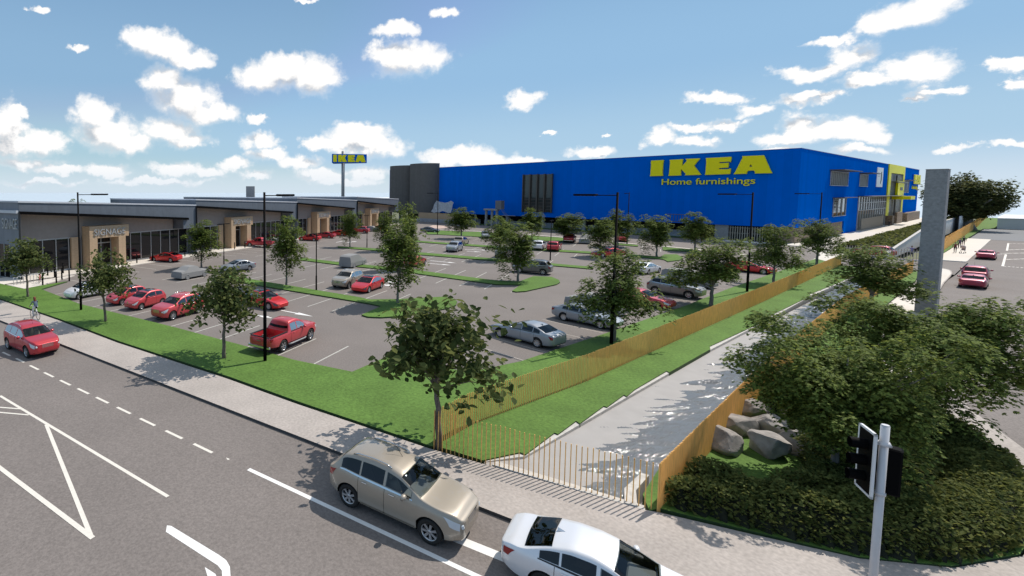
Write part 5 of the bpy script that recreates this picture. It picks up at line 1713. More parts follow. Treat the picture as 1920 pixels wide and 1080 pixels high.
RED = (.50, .028, .042, 1); RED2 = (.62, .014, .018, 1); CORAL = (.58, .055, .065, 1); MAROON = (.30, .016, .055, 1)
SILV = (.30, .32, .35, 1); WHITE = (.80, .80, .82, 1); TAN = (.37, .322, .262, 1); GREYB = (.24, .22, .20, 1); GREY = (.2, .2, .2, 1); DARK = (.12, .13, .15, 1)
def gp(px, py, z=-.10): return G(px, py, z)
LH = 201.5
def nearside(rear, front, W, side, z, wbscale=None):
    """centre and heading from the ground contacts of the two wheels on one side (side=+1: left wheels seen)"""
    a = Vector(G(*rear, z)); b = Vector(G(*front, z)); d = (b - a).normalized(); n = Vector((-d.y, d.x))
    c = (a + b) / 2 - n * (side * (W / 2 - .1)); return (c.x, c.y, math.degrees(math.atan2(d.y, d.x)))

CARS = [
 ('suv', (2.72, 35.2, -71.5), RED, 'red crossover driving on the near road at the left edge', -.12),
 ('suv', (11.02, 10.72, -71.4), TAN, 'champagne crossover stopped on the near road behind the white saloon', -.12),
 ('sedan', (12.76, 5.36, -71.4), WHITE, 'white saloon on the near road at the bottom edge', -.12),
 ('hatch', gp(160, 556) + (LH,), WHITE, 'white hatchback parked behind the lawn, left of the red hatchbacks', -.1),
 ('hatch', (11.45, 45.9, LH), CORAL, 'red hatchback half hidden by the verge tree, left of the other red hatchback', -.1),
 ('hatch', (12.35, 43.2, LH + 2), CORAL, 'coral red hatchback with dark roof panel next to the red crossover', -.1),
 ('suv', (13.7, 38.6, LH), CORAL, 'red crossover with wide chrome grille parked nose to the lawn', -.1),
 ('fast', None, RED2, 'bright red fastback in the aisle behind the near tall lamp', -.1),
 ('pickup', (16.95, 27.2, 21.4), CORAL, 'red pickup truck with empty bed parked tail to the lawn', -.1),
 ('suv', gp(652, 536) + (LH,), TAN, 'champagne crossover parked nose out beside a red fastback', -.1),
 ('fast', gp(690, 543) + (LH,), RED2, 'red fastback parked nose out beside a champagne crossover', -.1),
 ('blockvan', gp(662, 499) + (LH + 180,), GREY, 'plain grey unglazed van behind the champagne crossover', -.1),
 ('blocksedan', gp(358, 520) + (22,), GREY, 'plain grey unglazed car nearest the shops in the left aisle', -.1),
 ('sedan', None, SILV, 'silver saloon in the aisle right of the plain grey car', -.1),
 ('fast', gp(311, 490) + (128,), RED2, 'red fastback parked alone before the nearest shop', -.1),
 ('pickup', gp(488, 463) + (126,), RED, 'red pickup truck parked before the second shop portal', -.1),
 ('sedan', gp(511, 459) + (122,), WHITE, 'white saloon behind the tall car park tree by the second shop', -.1),
 ('fast', gp(581, 451) + (120,), RED2, 'red fastback parked before the third shop portal', -.1),
 ('sedan', gp(610, 446) + (120,), RED, 'red saloon parked between two red fastbacks at the third shop', -.1),
 ('fast', gp(634, 442) + (120,), RED2, 'red fastback parked right of the red saloon at the third shop', -.1),
 ('suv', gp(676, 437) + (118,), RED, 'red crossover parked before the last shop portal', -.1),
 ('blocksedan', gp(694, 434) + (118,), GREY, 'plain grey unglazed car before the last shop', -.1),
 ('fast', gp(710, 432) + (118,), RED2, 'red fastback at the far end of the shop bays', -.1),
 ('suv', gp(852, 471) + (LH,), SILV, 'silver crossover parked nose toward the road in mid car park', -.1),
 ('suv', gp(865, 459) + (LH - 180,), TAN, 'beige crossover right behind the silver crossover', -.1),
 ('sedan', gp(806, 435.5) + (-62,), DARK, 'dark silver saloon on the far edge below the stair towers', -.1),
 ('hatch', gp(910, 446) + (LH + 20,), SILV, 'silver hatchback alone in the far bays below the escape stair', -.1),
 ('sedan', gp(779, 497) + (LH - 180,), RED, 'red saloon hidden behind the tall tree at the rounded island', -.1),
 ('suv', gp(944, 481) + (LH - 180,), SILV, 'silver crossover hidden behind the tree at the pointed island tip', -.1),
 ('suv', gp(1011, 468) + (LH - 180,), WHITE, 'white crossover left of the red crossover in the middle bays', -.1),
 ('suv', gp(1039, 470) + (LH - 180,), RED, 'red crossover right of the white crossover in the middle bays', -.1),
 ('pickup', gp(1068, 454) + (LH - 180,), RED, 'red pickup truck in the last row below the store front', -.1),
 ('blockvan', gp(1097, 456) + (LH,), DARK, 'dark unglazed van next to the red pickup in the last row', -.1),
 ('suv', None, (.15, .15, .14, 1), 'dull grey crossover by the pointed turf island', -.1),
 ('fast', gp(1140, 481) + (150,), RED2, 'red fastback behind the nearest canal lamp', -.1),
 ('suv', gp(1165, 453) + (LH - 180,), RED, 'red crossover on the store road behind the nearest canal lamp', -.1),
 ('sedan', None, WHITE, 'white saloon in the aisle near the small turf triangle', -.1),
 ('blocksedan', (44.0, 20.4, -90), GREY, 'plain grey unglazed car next to the second silver saloon', -.1),
 ('sedan', (31.15, 18.85, 90), SILV, 'silver saloon parked tail to the canal fence, nearest the road', -.1),
 ('sedan', (39.3, 18.9, -90), SILV, 'silver saloon parked nose to the canal fence, behind the near spreading tree', -.1),
 ('sedan', (50.0, 19.3, -90), RED, 'red saloon showing its nose behind the near spreading tree', -.1),
 ('suv', (57.3, 19.3, -90), GREYB, 'grey brown crossover parked nose to the canal fence', -.1),
 ('blockvan', (64.5, 20.6, -90), GREY, 'plain grey unglazed van behind a canal side tree', -.1),
 ('fast', (82.0, 19.9, -90), RED2, 'red fastback parked nose to the canal fence, farthest along', -.1),
 ('suv', (119.0, 14.2, 84), RED, 'red crossover crossing the driveway behind the picket gate', -.1),
 ('sedan', (89.6, 3.55, 0), MAROON, 'maroon saloon on the right hand road, nearest the pylon', -.12),
 ('suv', (96.9, 3.75, 0), MAROON, 'maroon crossover close in front of the nearest maroon saloon', -.12),
 ('sedan', (129.2, 4.2, 0), MAROON, 'maroon saloon alone ahead on the right hand road by the footpath', -.12),
]
auto = {7: nearside((461, 572), (503, 581), 1.86, -1, -.1), 13: nearside((465, 507.5), (437.5, 510.5), 1.82, 1, -.1),
        33: nearside((1022, 516), (969, 511), 1.85, 1, -.1), 36: nearside((1215.5, 515), (1234, 511.8), 1.82, -1, -.1)}
note_kids()
used = set()
for i, (kind, pose, colr, lab, z) in enumerate(CARS):
    if pose is None: pose = auto[i]
    src = PROT[kind]
    if kind in used: o = copy_tree(src, None, colr)
    else:
        o = src; used.add(kind)
        def setc(q):
            q.color = colr
            for ch in KIDS.get(q.name, []): setc(ch)
        setc(o)
    o.location = (pose[0], pose[1], z); o.rotation_euler = (0, 0, R_(pose[2]))
    tag(o, lab, 'car' if kind != 'pickup' else 'pickup truck', 'cars on the site and its roads')
# ================================================================== fences, lamps, signal, bollards, cycle stands
def stake_fence(name, label, pts, spacing, h, w=.034, z0=.0, seed=1, ragged=.02):
    rng = random.Random(seed)
    t = thing(name, label, 'fence', (pts[0][0], pts[0][1], 0))
    P = [Vector(p) for p in pts]; b = MB(); vs = []; fs = []
    tot = sum((P[i + 1] - P[i]).length for i in range(len(P) - 1)); n = int(tot / spacing)
    for k in range(n + 1):
        d = tot * k / n; i = 0
        while i < len(P) - 2 and d > (P[i + 1] - P[i]).length: d -= (P[i + 1] - P[i]).length; i += 1
        a = (P[i + 1] - P[i]).normalized(); q = P[i] + a * d - P[0]; nn = Vector((-a.y, a.x))
        hh = h + rng.uniform(-ragged, ragged); w2 = w / 2
        c = [q + a * w2 + nn * w2, q - a * w2 + nn * w2, q - a * w2 - nn * w2, q + a * w2 - nn * w2]
        s = len(vs)
        vs += [(p.x, p.y, z0 - .1) for p in c] + [(p.x, p.y, hh) for p in c]
        fs += [(s + 4, s + 5, s + 6, s + 7)] + [(s + j, s + (j + 1) % 4, s + 4 + (j + 1) % 4, s + 4 + j) for j in range(4)]
    b.add(vs, fs); b.build('stakes', M['stake'], t)
    return t
FL = [(14.78, 12.62), (17.6, 12.95), (26.8, 12.72), (60, 13.5), (99.6, 14.75)]
stake_fence('stake_fence', 'long timber stake fence between the car park lawn and the canal', FL, .14, 1.48, .031)
stake_fence('stake_fence', 'open row of thin timber stakes across the canal mouth along the pavement', [(14.72, 12.58), (17.62, 6.12)], .16, 1.5, .03, seed=2)
stake_fence('stake_fence', 'dense timber stake fence on the hedge side of the canal', [(17.66, 6.1), (30.2, 7.0), (44, 7.75), (59.2, 8.42), (73, 8.35), (97.8, 8.4)], .085, 1.56, .036, seed=3)
stake_fence('stake_fence', 'far timber fence beside the verge of the right hand footpath', [(121, 8.7), (160, 9.1), (205, 9.6), (231, 9.7)], .30, 2.0, .17, seed=4, ragged=.25)
stake_fence('stake_fence', 'farthest short timber fence at the end of the verge', [(241, 10.0), (290, 11.0), (333, 11.7)], .5, 2.4, .3, seed=6, ragged=.25)
t = thing('picket_gate', 'pale picket gate across the driveway in front of the red crossover', 'gate', (112.6, 8.6, 0))
b = MB()
for i in range(30): b.box((0, .28 * i, .95), (.05, .06, 1.75))
b.build('picket', mat('pale picket', (.50, .42, .36), .6), t)
b = MB(); b.box((.06, 4.1, .25), (.05, 8.4, .12)); b.box((.06, 4.1, 1.45), (.05, 8.4, .08)); b.build('rail', M['whitepole'], t)

def lamp_post(label, x, y, ang, z=0., arm=2.75):
    t = thing('street_lamp', label, 'street lamp', (x, y, z), ang, 'tall black lamp posts')
    b = MB(); b.tube([(0, 0, -.3), (0, 0, 3.2), (0, 0, 3.22), (0, 0, 10.02)], [.105, .105, .075, .068], 14); b.build('post', M['black'], t)
    b = MB(); b.tube([(0, 0, 9.82), (arm * .45, 0, 9.82)], .03, 8); b.build('arm', M['black'], t)
    b = MB(); b.bevbox((arm * .45 + arm * .275, 0, 9.84), (arm * .55, .34, .13), .03); hd = b.build('lamp_head', M['black'], t)
    b = MB(); b.bbox((arm * .5, -.13, 9.765), (arm * .95, .13, 9.774)); b.build('lens', M['lampdark'], hd)
    return t
x, y = G(152, 581.5); lamp_post('tall black lamp on the lawn between two verge trees, farthest left', x, y, R_(20))
x, y = G(497, 677); lamp_post('tall black lamp on the lawn behind the red pickup tailgate', x, y, R_(20))
x, y = G(1146, 645); lamp_post('tall black lamp inside the canal fence at the nearest spreading tree', x, y, R_(90))
x, y = G(1400.7, 547); lamp_post('tall black lamp inside the canal fence left of the red canal side fastback', x, y, R_(90))
x, y = G(1532, 493); lamp_post('tall black lamp before the right corner of the blue store', x, y, R_(90))
x, y = G(1175.6, 458); lamp_post('thin far lamp post seen just right of the near canal lamp', x, y, R_(37))
x, y = G(820, 439.5); lamp_post('thin far lamp post in front of the grey stair towers', x, y, R_(110))

def twin_lamp(label, px, py):
    x, y = G(px, py, -.1)
    t = thing('twin_lamp', label, 'lamp post', (x, y, -.1), R_(20), 'low twin headed lamp posts')
    b = MB(); b.tube([(0, 0, -.2), (0, 0, 1.6), (0, 0, 1.62), (0, 0, 6.0)], [.085, .085, .058, .055], 12); b.build('post', M['black'], t)
    b = MB(); b.tube([(-.95, 0, 5.92), (.95, 0, 5.92)], .025, 8); b.build('arm', M['black'], t)
    for s in (-1, 1):
        b = MB(); b.bevbox((.72 * s, 0, 5.93), (.75, .26, .09), .02); b.build('lamp_head', M['black'], t)
twin_lamp('twin headed lamp on the turf strip left of the champagne crossover', 593, 546)
twin_lamp('twin headed lamp on the turf strip before the last shop', 688, 464)
twin_lamp('twin headed lamp before the second shop portal', 420, 503)
twin_lamp('twin headed lamp rising in front of the middle red crossover', 1031.6, 488)

# traffic signal
tx, ty = 16.57, 1.62
t = thing('traffic_signal', 'grey traffic signal pole with black heads seen from behind at the corner', 'traffic light', (tx, ty, 0), 0)
hz2 = lambda v: CAMH + (361 - v) / 83.
b = MB(); b.tube([(0, 0, -.2), (0, 0, 4.88)], .071, 24); b.tube([(0, 0, 4.881), (0, 0, 4.90)], [.071, .06], 24); b.build('pole', M['whitepole'], t)
b = MB(); b.tube([(0, 0, 4.44), (0, 0, 4.52)], [.125, .085], 20); b.tube([(0, 0, 3.30), (0, 0, 3.37)], .09, 20); b.build('collar', M['whitepole'], t)
hd = thing('signal_head', None, None, (0, 0, 0), 0); hd.parent = t
view = Vector((tx, ty)).normalized(); rg = Vector((view.y, -view.x))           # to the right as seen along the road
c = rg * .10 + view * .16
b = MB(); b.bevbox((c.x, c.y, 3.86), (.28, .36, 1.05), .03, math.atan2(view.y, view.x)); b.build('housing', M['black'], hd)
h2 = thing('signal_head', None, None, (0, 0, 0), 0); h2.parent = t
ang = math.atan2(view.y, view.x) + R_(28)
def loc(u, v, z):                                                # u to the right, v away
    return Vector((rg.x * u + view.x * v, rg.y * u + view.y * v, z))
# target board, nearly edge on: runs from near-right to far-left
pA = loc(-.12, -.16, 0); pB = loc(-.36, .40, 0); dd = (pB - pA).normalized(); nn = Vector((-dd.y, dd.x, 0))
if nn.dot(Vector((rg.x, rg.y, 0))) > 0: nn = -nn
mid = (pA + pB) / 2
b = MB(); b.bevbox((mid.x, mid.y, 3.95), ((pB - pA).length, .03, 1.40), .012, math.atan2(dd.y, dd.x)); b.build('target_board', M['black'], h2)
b = MB(); L_ = (pB - pA).length; az_ = math.atan2(dd.y, dd.x)
for zz in (3.235, 4.665): b.box((mid.x, mid.y, zz), (L_ + .05, .045, .05), az_)
for q in (pA, pB): b.box((q.x, q.y, 3.95), (.05, .045, 1.48), az_)
b.build('board_edge', mat('white board edge', (.75, .76, .78), .4), h2)
for k, zz in enumerate((4.32, 3.95, 3.58)):
    b = MB(); q = mid + nn * .02
    b.tube([q + Vector((0, 0, zz)), q + nn * .26 + Vector((0, 0, zz))], .115, 16, cap=False)
    b.tube([q + Vector((0, 0, zz)), q + nn * .03 + Vector((0, 0, zz))], .108, 16)
    b.build('visor', M['black'], h2)
b = MB(); q = mid - nn * .1; b.bevbox((q.x, q.y, 3.95), (.32, .15, 1.05), .03, az_); b.build('housing', M['black'], h2)
b = MB()
for zz in (3.55, 4.3): b.tube([(0, 0, zz), (q.x, q.y, zz)], .025, 8)
b.build('bracket', M['whitepole'], t)

# bollards by the shops
BL = [(G(x, y), lab) for (x, y), lab in (
    ((89.6, 516.5), 'black bollard by the cycle stands, nearest the shop glass'), ((102.4, 519.6), 'black bollard on the shop corner, second back from the lawn edge'),
    ((105.7, 529.8), 'black bollard at the lawn edge, middle of three'), ((80.2, 533.5), 'black bollard beside the cycle stands, nearest the lawn tree'),
    ((116.1, 523), 'black bollard in the middle of the shop corner group'), ((118.5, 512.2), 'black bollard at the rear of the shop corner group by the glass'),
    ((130, 525.7), 'black bollard at the lawn edge nearest the tall lamp'), ((256.7, 493.3), 'lone black bollard on the kerb right of the nearest portal'),
    ((285.9, 489.5), 'black bollard on the kerb at the tail of the lone red fastback'), ((346.8, 480.6), 'black bollard on the kerb right of the lone red fastback'),
    ((440, 467.6), 'black bollard on the kerb in front of the second portal'), ((459.3, 464.9), 'black bollard on the kerb left of the red pickup by the shops'))]
for (x, y), lab in BL:
    t = thing('bollard', lab, 'bollard', (x, y, 0), 0, 'black bollards at the shops')
    b = MB(); b.tube([(0, 0, -.1), (0, 0, 1.22), (0, 0, 1.25)], [.085, .085, .07], 14); b.build('post', M['black'], t)
    b = MB(); b.tube([(0, 0, 1.0), (0, 0, 1.07)], .088, 14); b.build('band', M['blackpl'], t)
# cycle stands
for i in range(8):
    x, y = G(29 + i * 6.2, 533.5 - i * 1.0)
    t = thing('cycle_stand', 'hooped steel cycle stand on the paving by the nearest shop', 'bike rack', (x, y, 0), R_(60), 'cycle stands by the shops')
    b = MB(); pts = [(-.4, 0, -.05), (-.4, 0, .65)] + [(-.4 + .15 - .15 * math.cos(a), 0, .65 + .15 * math.sin(a)) for a in (.5, 1., 1.57)] + [(.4 - .15 + .15 * math.sin(a), 0, .65 + .15 * math.cos(a)) for a in (0, .57, 1.07)] + [(.4, 0, .65), (.4, 0, -.05)]
    b.tube(pts, .028, 8); b.build('hoop', M['alu'], t)

def bicycle(name, label, loc, rz, colr, group=None):
    t = thing(name, label, 'bicycle', loc, rz, group)
    fm = mat('bicycle frame', colr, .35)
    for x in (-.52, .52):
        w = thing('wheel', None, None, (x, 0, .34), 0); w.parent = t
        b = MB(); b.lathe([(.31, -.018), (.34, -.012), (.345, 0), (.34, .012), (.31, .018)], 28, 'y', close=True); b.build('tyre', M['tyre'], w)
        b = MB()
        for k in range(12):
            a = k * PI / 6; b.tube([(0, 0, 0), (.31 * math.cos(a), 0, .31 * math.sin(a))], .003, 4, cap=False)
        b.lathe([(.02, -.03), (.02, .03)], 10, 'y'); b.build('spokes', M['alu'], w)
    b = MB()
    for a, c in (((-.52, 0, .34), (-.18, 0, .85)), ((-.52, 0, .34), (-.05, 0, .30)), ((-.05, 0, .30), (-.2, 0, .92)), ((-.05, 0, .30), (.36, 0, .82)), ((-.18, 0, .82), (.37, 0, .88)), ((.52, 0, .34), (.34, 0, 1.0))):
        b.tube([a, c], .018, 8)
    b.build('frame', fm, t)
    b = MB(); b.tube([(.30, -.27, 1.03), (.36, -.12, 1.02), (.34, 0, 1.0), (.36, .12, 1.02), (.30, .27, 1.03)], .013, 8); b.build('handlebar', M['alu'], t)
    b = MB(); b.tube([(-.32, 0, .945), (-.22, 0, .955), (-.06, 0, .94)], [.07, .06, .02], 10); b.build('saddle', M['black'], t)
    b = MB(); b.lathe([(.09, .04), (.09, .05), (0, .05)], 16, 'y', 0, (-.05, 0, .30)); b.tube([(-.05, .09, .30), (.06, .09, .18)], .01, 6); b.tube([(-.05, -.09, .30), (-.16, -.09, .42)], .01, 6)
    b.bbox((.02, .08, .165), (.10, .17, .185)); b.bbox((-.2, -.17, .415), (-.12, -.08, .435)); b.build('crank', M['alu'], t)
    return t
x, y = G(75, 530); bicycle('bicycle', 'small red bicycle leaning at the cycle stands', (x, y, 0), R_(75), (.5, .03, .03))

# ================================================================== people
def person(label, loc, rz, J, skin=(.42, .26, .19), shirt=(.1, .1, .1), legs=(.05, .05, .06), hair=(.03, .02, .015), long_hair=False, shoes=(.04, .04, .04), k=1.):
    """J: dict of joint positions (m). One continuous skinned body with five-fingered hands; clothes by body zone."""
    t = thing('person', label, 'person', loc, rz)
    V = []; E = []; Rr = []
    def v(p, r):
        V.append(Vector(p)); Rr.append(r); return len(V) - 1
    pel = v(J['pelvis'], .135)
    def chain(start, pts):
        p = start
        for q, r in pts:
            i = v(q, r); E.append((p, i)); p = i
        return p
    sp = Vector(J['chest']); pv = Vector(J['pelvis']); nk = Vector(J['neck']); hd = Vector(J['head'])
    ch = chain(pel, [(pv.lerp(sp, .5), .115), (sp, .135)])
    ne = chain(ch, [(sp.lerp(nk, .6), .10), (nk, .052), (nk.lerp(hd, .45), .062), (hd, .088), (hd + (hd - nk).normalized() * .09, .065)])
    f = Vector(J.get('face', (1, 0, 0)))
    hands = []
    for s in ('l', 'r'):
        S, Eb, W_ = Vector(J['sh' + s]), Vector(J['el' + s]), Vector(J['wr' + s])
        e = chain(ch, [(S, .058), (S.lerp(Eb, .5), .047), (Eb, .040), (Eb.lerp(W_, .4), .037), (W_, .024)])
        d = (W_ - Eb).normalized(); side = d.cross(Vector((0, 0, 1)))
        side = side.normalized() if side.length > .1 else Vector((0, 1, 0))
        palm = chain(e, [(W_ + d * .05, .030)])
        cu = d.cross(side).normalized() * (-1 if d.cross(side).z > 0 else 1)
        for q, (o_, l_) in enumerate(((-.026, .062), (-.009, .075), (.009, .072), (.026, .055))):
            b0 = W_ + d * .09 + side * o_
            chain(palm, [(b0, .010), (b0 + d * l_ * .5 + cu * .008, .009), (b0 + d * l_ * .9 + cu * .03, .007)])
        tb = W_ + d * .045 - side * .032
        chain(palm, [(tb, .011), (tb + d * .03 - side * .016, .010), (tb + d * .055 - side * .012 + cu * .01, .008)])
        H_, K, A, T = Vector(J['hip' + s]), Vector(J['kn' + s]), Vector(J['an' + s]), Vector(J['to' + s])
        chain(pel, [(H_, .092), (H_.lerp(K, .5), .075), (K, .055), (K.lerp(A, .4), .053), (A, .038), (A.lerp(T, .5) + Vector((0, 0, -.035)), .042), (T, .030)])
    me = bpy.data.meshes.new('body'); me.from_pydata([tuple(q) for q in V], E, [])
    o = link('body', me, None)
    md = o.modifiers.new('s', 'SKIN'); md.use_smooth_shade = True
    sv = me.skin_vertices[0].data
    for i, r in enumerate(Rr): sv[i].radius = (r, r); sv[i].use_root = (i == pel)
    o.modifiers.new('u', 'SUBSURF').levels = 1
    dg = bpy.context.evaluated_depsgraph_get()
    nm = bpy.data.meshes.new_from_object(o.evaluated_get(dg)); bpy.data.objects.remove(o); nm.name = 'body'
    ms = [mat('skin', skin, .55), mat('shirt', shirt, .85), mat('trousers', legs, .85), mat('shoe', shoes, .6)]
    nm.materials.clear()
    for m in ms: nm.materials.append(m)
    segs = []
    def sg(a, b, m): segs.append((Vector(a), Vector(b), m))
    sg(pv, sp, 1); sg(sp, sp.lerp(nk, .8), 1); sg(nk, hd + Vector((0, 0, .08)), 0)
    for s in ('l', 'r'):
        S, Eb, W_ = Vector(J['sh' + s]), Vector(J['el' + s]), Vector(J['wr' + s])
        sg(S, Eb, 1); sg(Eb, Eb.lerp(W_, .85), 1 if not J.get('short') else 0); sg(W_, W_ + (W_ - Eb).normalized() * .18, 0)
        H_, K, A, T = Vector(J['hip' + s]), Vector(J['kn' + s]), Vector(J['an' + s]), Vector(J['to' + s])
        sg(H_, K, 2); sg(K, A, 2); sg(A + Vector((0, 0, -.02)), T, 3)
    for p in nm.polygons:
        c = p.center; best = 9; mi = 0
        for a, b, m_ in segs:
            ab = b - a; u = max(0, min(1, (c - a).dot(ab) / max(ab.length_squared, 1e-9))); d = (c - a - ab * u).length
            if d < best: best = d; mi = m_
        p.material_index = mi; p.use_smooth = True
    link('body', nm, t)
    # hair, eyes, nose, mouth, ears as small parts on the head
    hm = mat('hair', hair, .7)
    b = MB(); up = (hd - nk).normalized(); rt = f.cross(Vector((0, 0, 1))).normalized()
    c = hd + up * .045 - f * .018
    vs = []; fs = []; n1, n2 = 8, 14
    for i in range(n1 + 1):
        a = i / n1 * (1.75 if not long_hair else 1.9)
        for j in range(n2):
            q = 2 * PI * j / n2; dr = math.cos(q)
            rr = .108 * math.sin(a); fr = f * math.sin(q) * rr * (1.0 if math.sin(q) < 0 else .96) + rt * math.cos(q) * rr
            zz = math.cos(a) * .108
            if math.sin(q) > .35 and zz < .045: zz = .045 + (zz - .045) * .15
            if long_hair and math.sin(q) < .2 and i == n1: zz -= .22
            vs.append(c + fr + up * zz)
    for i in range(n1):
        for j in range(n2): k_ = (j + 1) % n2; fs.append((i * n2 + j, i * n2 + k_, (i + 1) * n2 + k_, (i + 1) * n2 + j))
    b.add(vs, fs, 0, True); b.build('hair', hm, t)
    b = MB()
    for s in (-1, 1): b.box(hd + f * .086 + rt * .032 * s + up * .02, (.012, .022, .012))
    b.build('eye', M['blackpl'], t)
    b = MB(); b.tube([hd + f * .085 + up * .01, hd + f * .108 - up * .018, hd + f * .088 - up * .025], [.008, .014, .01], 6); b.tube([hd + f * .088 - up * .048 - rt * .02, hd + f * .094 - up * .05, hd + f * .088 - up * .048 + rt * .02], [.004, .007, .004], 6)
    for s in (-1, 1): b.tube([hd + rt * .088 * s + up * .03, hd + rt * .1 * s, hd + rt * .088 * s - up * .03], [.012, .016, .01], 6)
    b.build('face', ms[0], t)
    return t

def standing(stride=.0, arm=.0):
    st = stride
    return dict(pelvis=(0, 0, .93), chest=(.01, 0, 1.27), neck=(.015, 0, 1.46), head=(.035, 0, 1.60),
                shl=(0, .19, 1.40), ell=(-.05 - arm * .3, .26, 1.13), wrl=(.05 - arm * .2, .27, .89), shr=(0, -.19, 1.40), elr=(-.02 + arm * .3, -.26, 1.13), wrr=(.1 + arm * .5, -.25, .92),
                hipl=(0, .095, .88), knl=(.05 + st * .5, .10, .49), anl=(-.02 + st * .9, .10, .085), tol=(.14 + st * .9, .11, .03),
                hipr=(0, -.095, .88), knr=(.04 - st * .2, -.10, .49), anr=(-.03 - st * .9, -.10, .10), tor=(.12 - st * .9, -.11, .03))
x, y = G(66, 598)
rz = R_(-71.4 + 180)
bk = bicycle('bicycle', 'bicycle ridden along the pavement by the woman in white trousers', (x, y, .005), rz, (.55, .56, .58))
J = dict(pelvis=(-.20, 0, 1.02), chest=(-.08, 0, 1.34), neck=(-.03, 0, 1.50), head=(.0, 0, 1.64),
         shl=(-.07, .17, 1.45), ell=(.1, .24, 1.22), wrl=(.27, .24, 1.06), shr=(-.07, -.17, 1.45), elr=(.1, -.24, 1.22), wrr=(.27, -.24, 1.06),
         hipl=(-.18, .09, .98), knl=(.16, .10, .72), anl=(.05, .11, .28), tol=(.19, .12, .21), hipr=(-.18, -.09, .98), knr=(.14, -.10, .86), anr=(-.15, -.11, .51), tor=(-.02, -.12, .455))
person('woman with long red brown hair, dark top and white trousers riding a bicycle', (x, y, .005), rz, J, shirt=(.10, .14, .20), legs=(.65, .65, .66), hair=(.16, .045, .02), long_hair=True)
x, y = G(1790.5, 474); person('person in dark red coat walking with a pushchair on the footpath', (x, y, .01), R_(178), standing(.12, .5), shirt=(.13, .02, .03), legs=(.03, .03, .035))
t = thing('pushchair', 'pale pushchair pushed by the person in the dark red coat', 'pushchair', (x - .1, y - .75, .01), R_(170))
b = MB(); b.add([(-.3, -.22, .45), (.25, -.22, .5), (.25, .22, .5), (-.3, .22, .45), (-.42, -.2, .95), (-.42, .2, .95)], [(0, 1, 2, 3), (0, 3, 5, 4)]); b.tube([(-.4, 0, .98), (-.1, 0, 1.08), (.12, 0, .98)], [.22, .26, .2], 10); b.build('seat', mat('pushchair fabric', (.45, .36, .34), .8), t)
b = MB()
for s in (-.2, .2): b.tube([(.4, s, .12), (-.1, s, .6), (-.6, s, 1.02)], .015, 6); b.tube([(-.4, s, .12), (.1, s, .55)], .015, 6)
b.tube([(-.6, -.2, 1.02), (-.6, .2, 1.02)], .018, 6); b.build('frame', M['alu'], t)
for xx in (.4, -.4):
    for s in (-.22, .22):
        b = MB(); b.lathe([(.07, -.02), (.12, -.02), (.12, .02), (.07, .02)], 14, 'y', 0, (xx, s, .12), close=True); b.build('wheel', M['tyre'], t)
x, y = G(1799, 465); person('person in purple top walking behind the one in the red coat', (x, y, .01), R_(180), standing(-.1, .2), shirt=(.10, .06, .14), legs=(.02, .02, .03))
x, y = G(1806.5, 459.5); person('taller person in black jacket and white shirt on the footpath', (x, y, .01), R_(176), standing(.15, .1), shirt=(.03, .03, .04), legs=(.03, .03, .04))
Jp = standing(.0, 0); Jp.update(ell=(.0, .42, 1.32), wrl=(.18, .46, 1.42), elr=(.0, -.40, 1.34), wrr=(.16, -.46, 1.44))
x, y = G(1709, 481.5); person('person in lilac shirt leaning arms wide on the picket gate', (x - .2, y, .0), R_(170), Jp, shirt=(.28, .24, .42), legs=(.05, .05, .07))
x, y = G(137, 500); person('person in white standing at the glazing of the nearest shop', (x, y, 0), R_(-60), standing(.08), shirt=(.6, .6, .62), legs=(.5, .5, .52), hair=(.1, .09, .08))
x = 226.5; person('person in dark clothes walking at the store entrance', (x, 24.5, .02), R_(170), standing(.12, .2), shirt=(.03, .03, .035))
# ================================================================== sky, sun, camera
w = bpy.data.worlds.new('World'); SC.world = w; w.use_nodes = True
nt = w.node_tree; N = nt.nodes; L = nt.links
for n in list(N): N.remove(n)
SUN_EL, SUN_AZ = R_(52), R_(-6.5)
out = N.new('ShaderNodeOutputWorld')
sky = N.new('ShaderNodeTexSky'); sky.sky_type = 'NISHITA'; sky.sun_disc = False
sky.sun_elevation = SUN_EL; sky.sun_rotation = PI / 2 - SUN_AZ
sky.altitude = 0; sky.air_density = 1.0; sky.dust_density = .2; sky.ozone_density = 2.0
bg = N.new('ShaderNodeBackground'); bg.inputs['Strength'].default_value = .108
SKYLINK = True

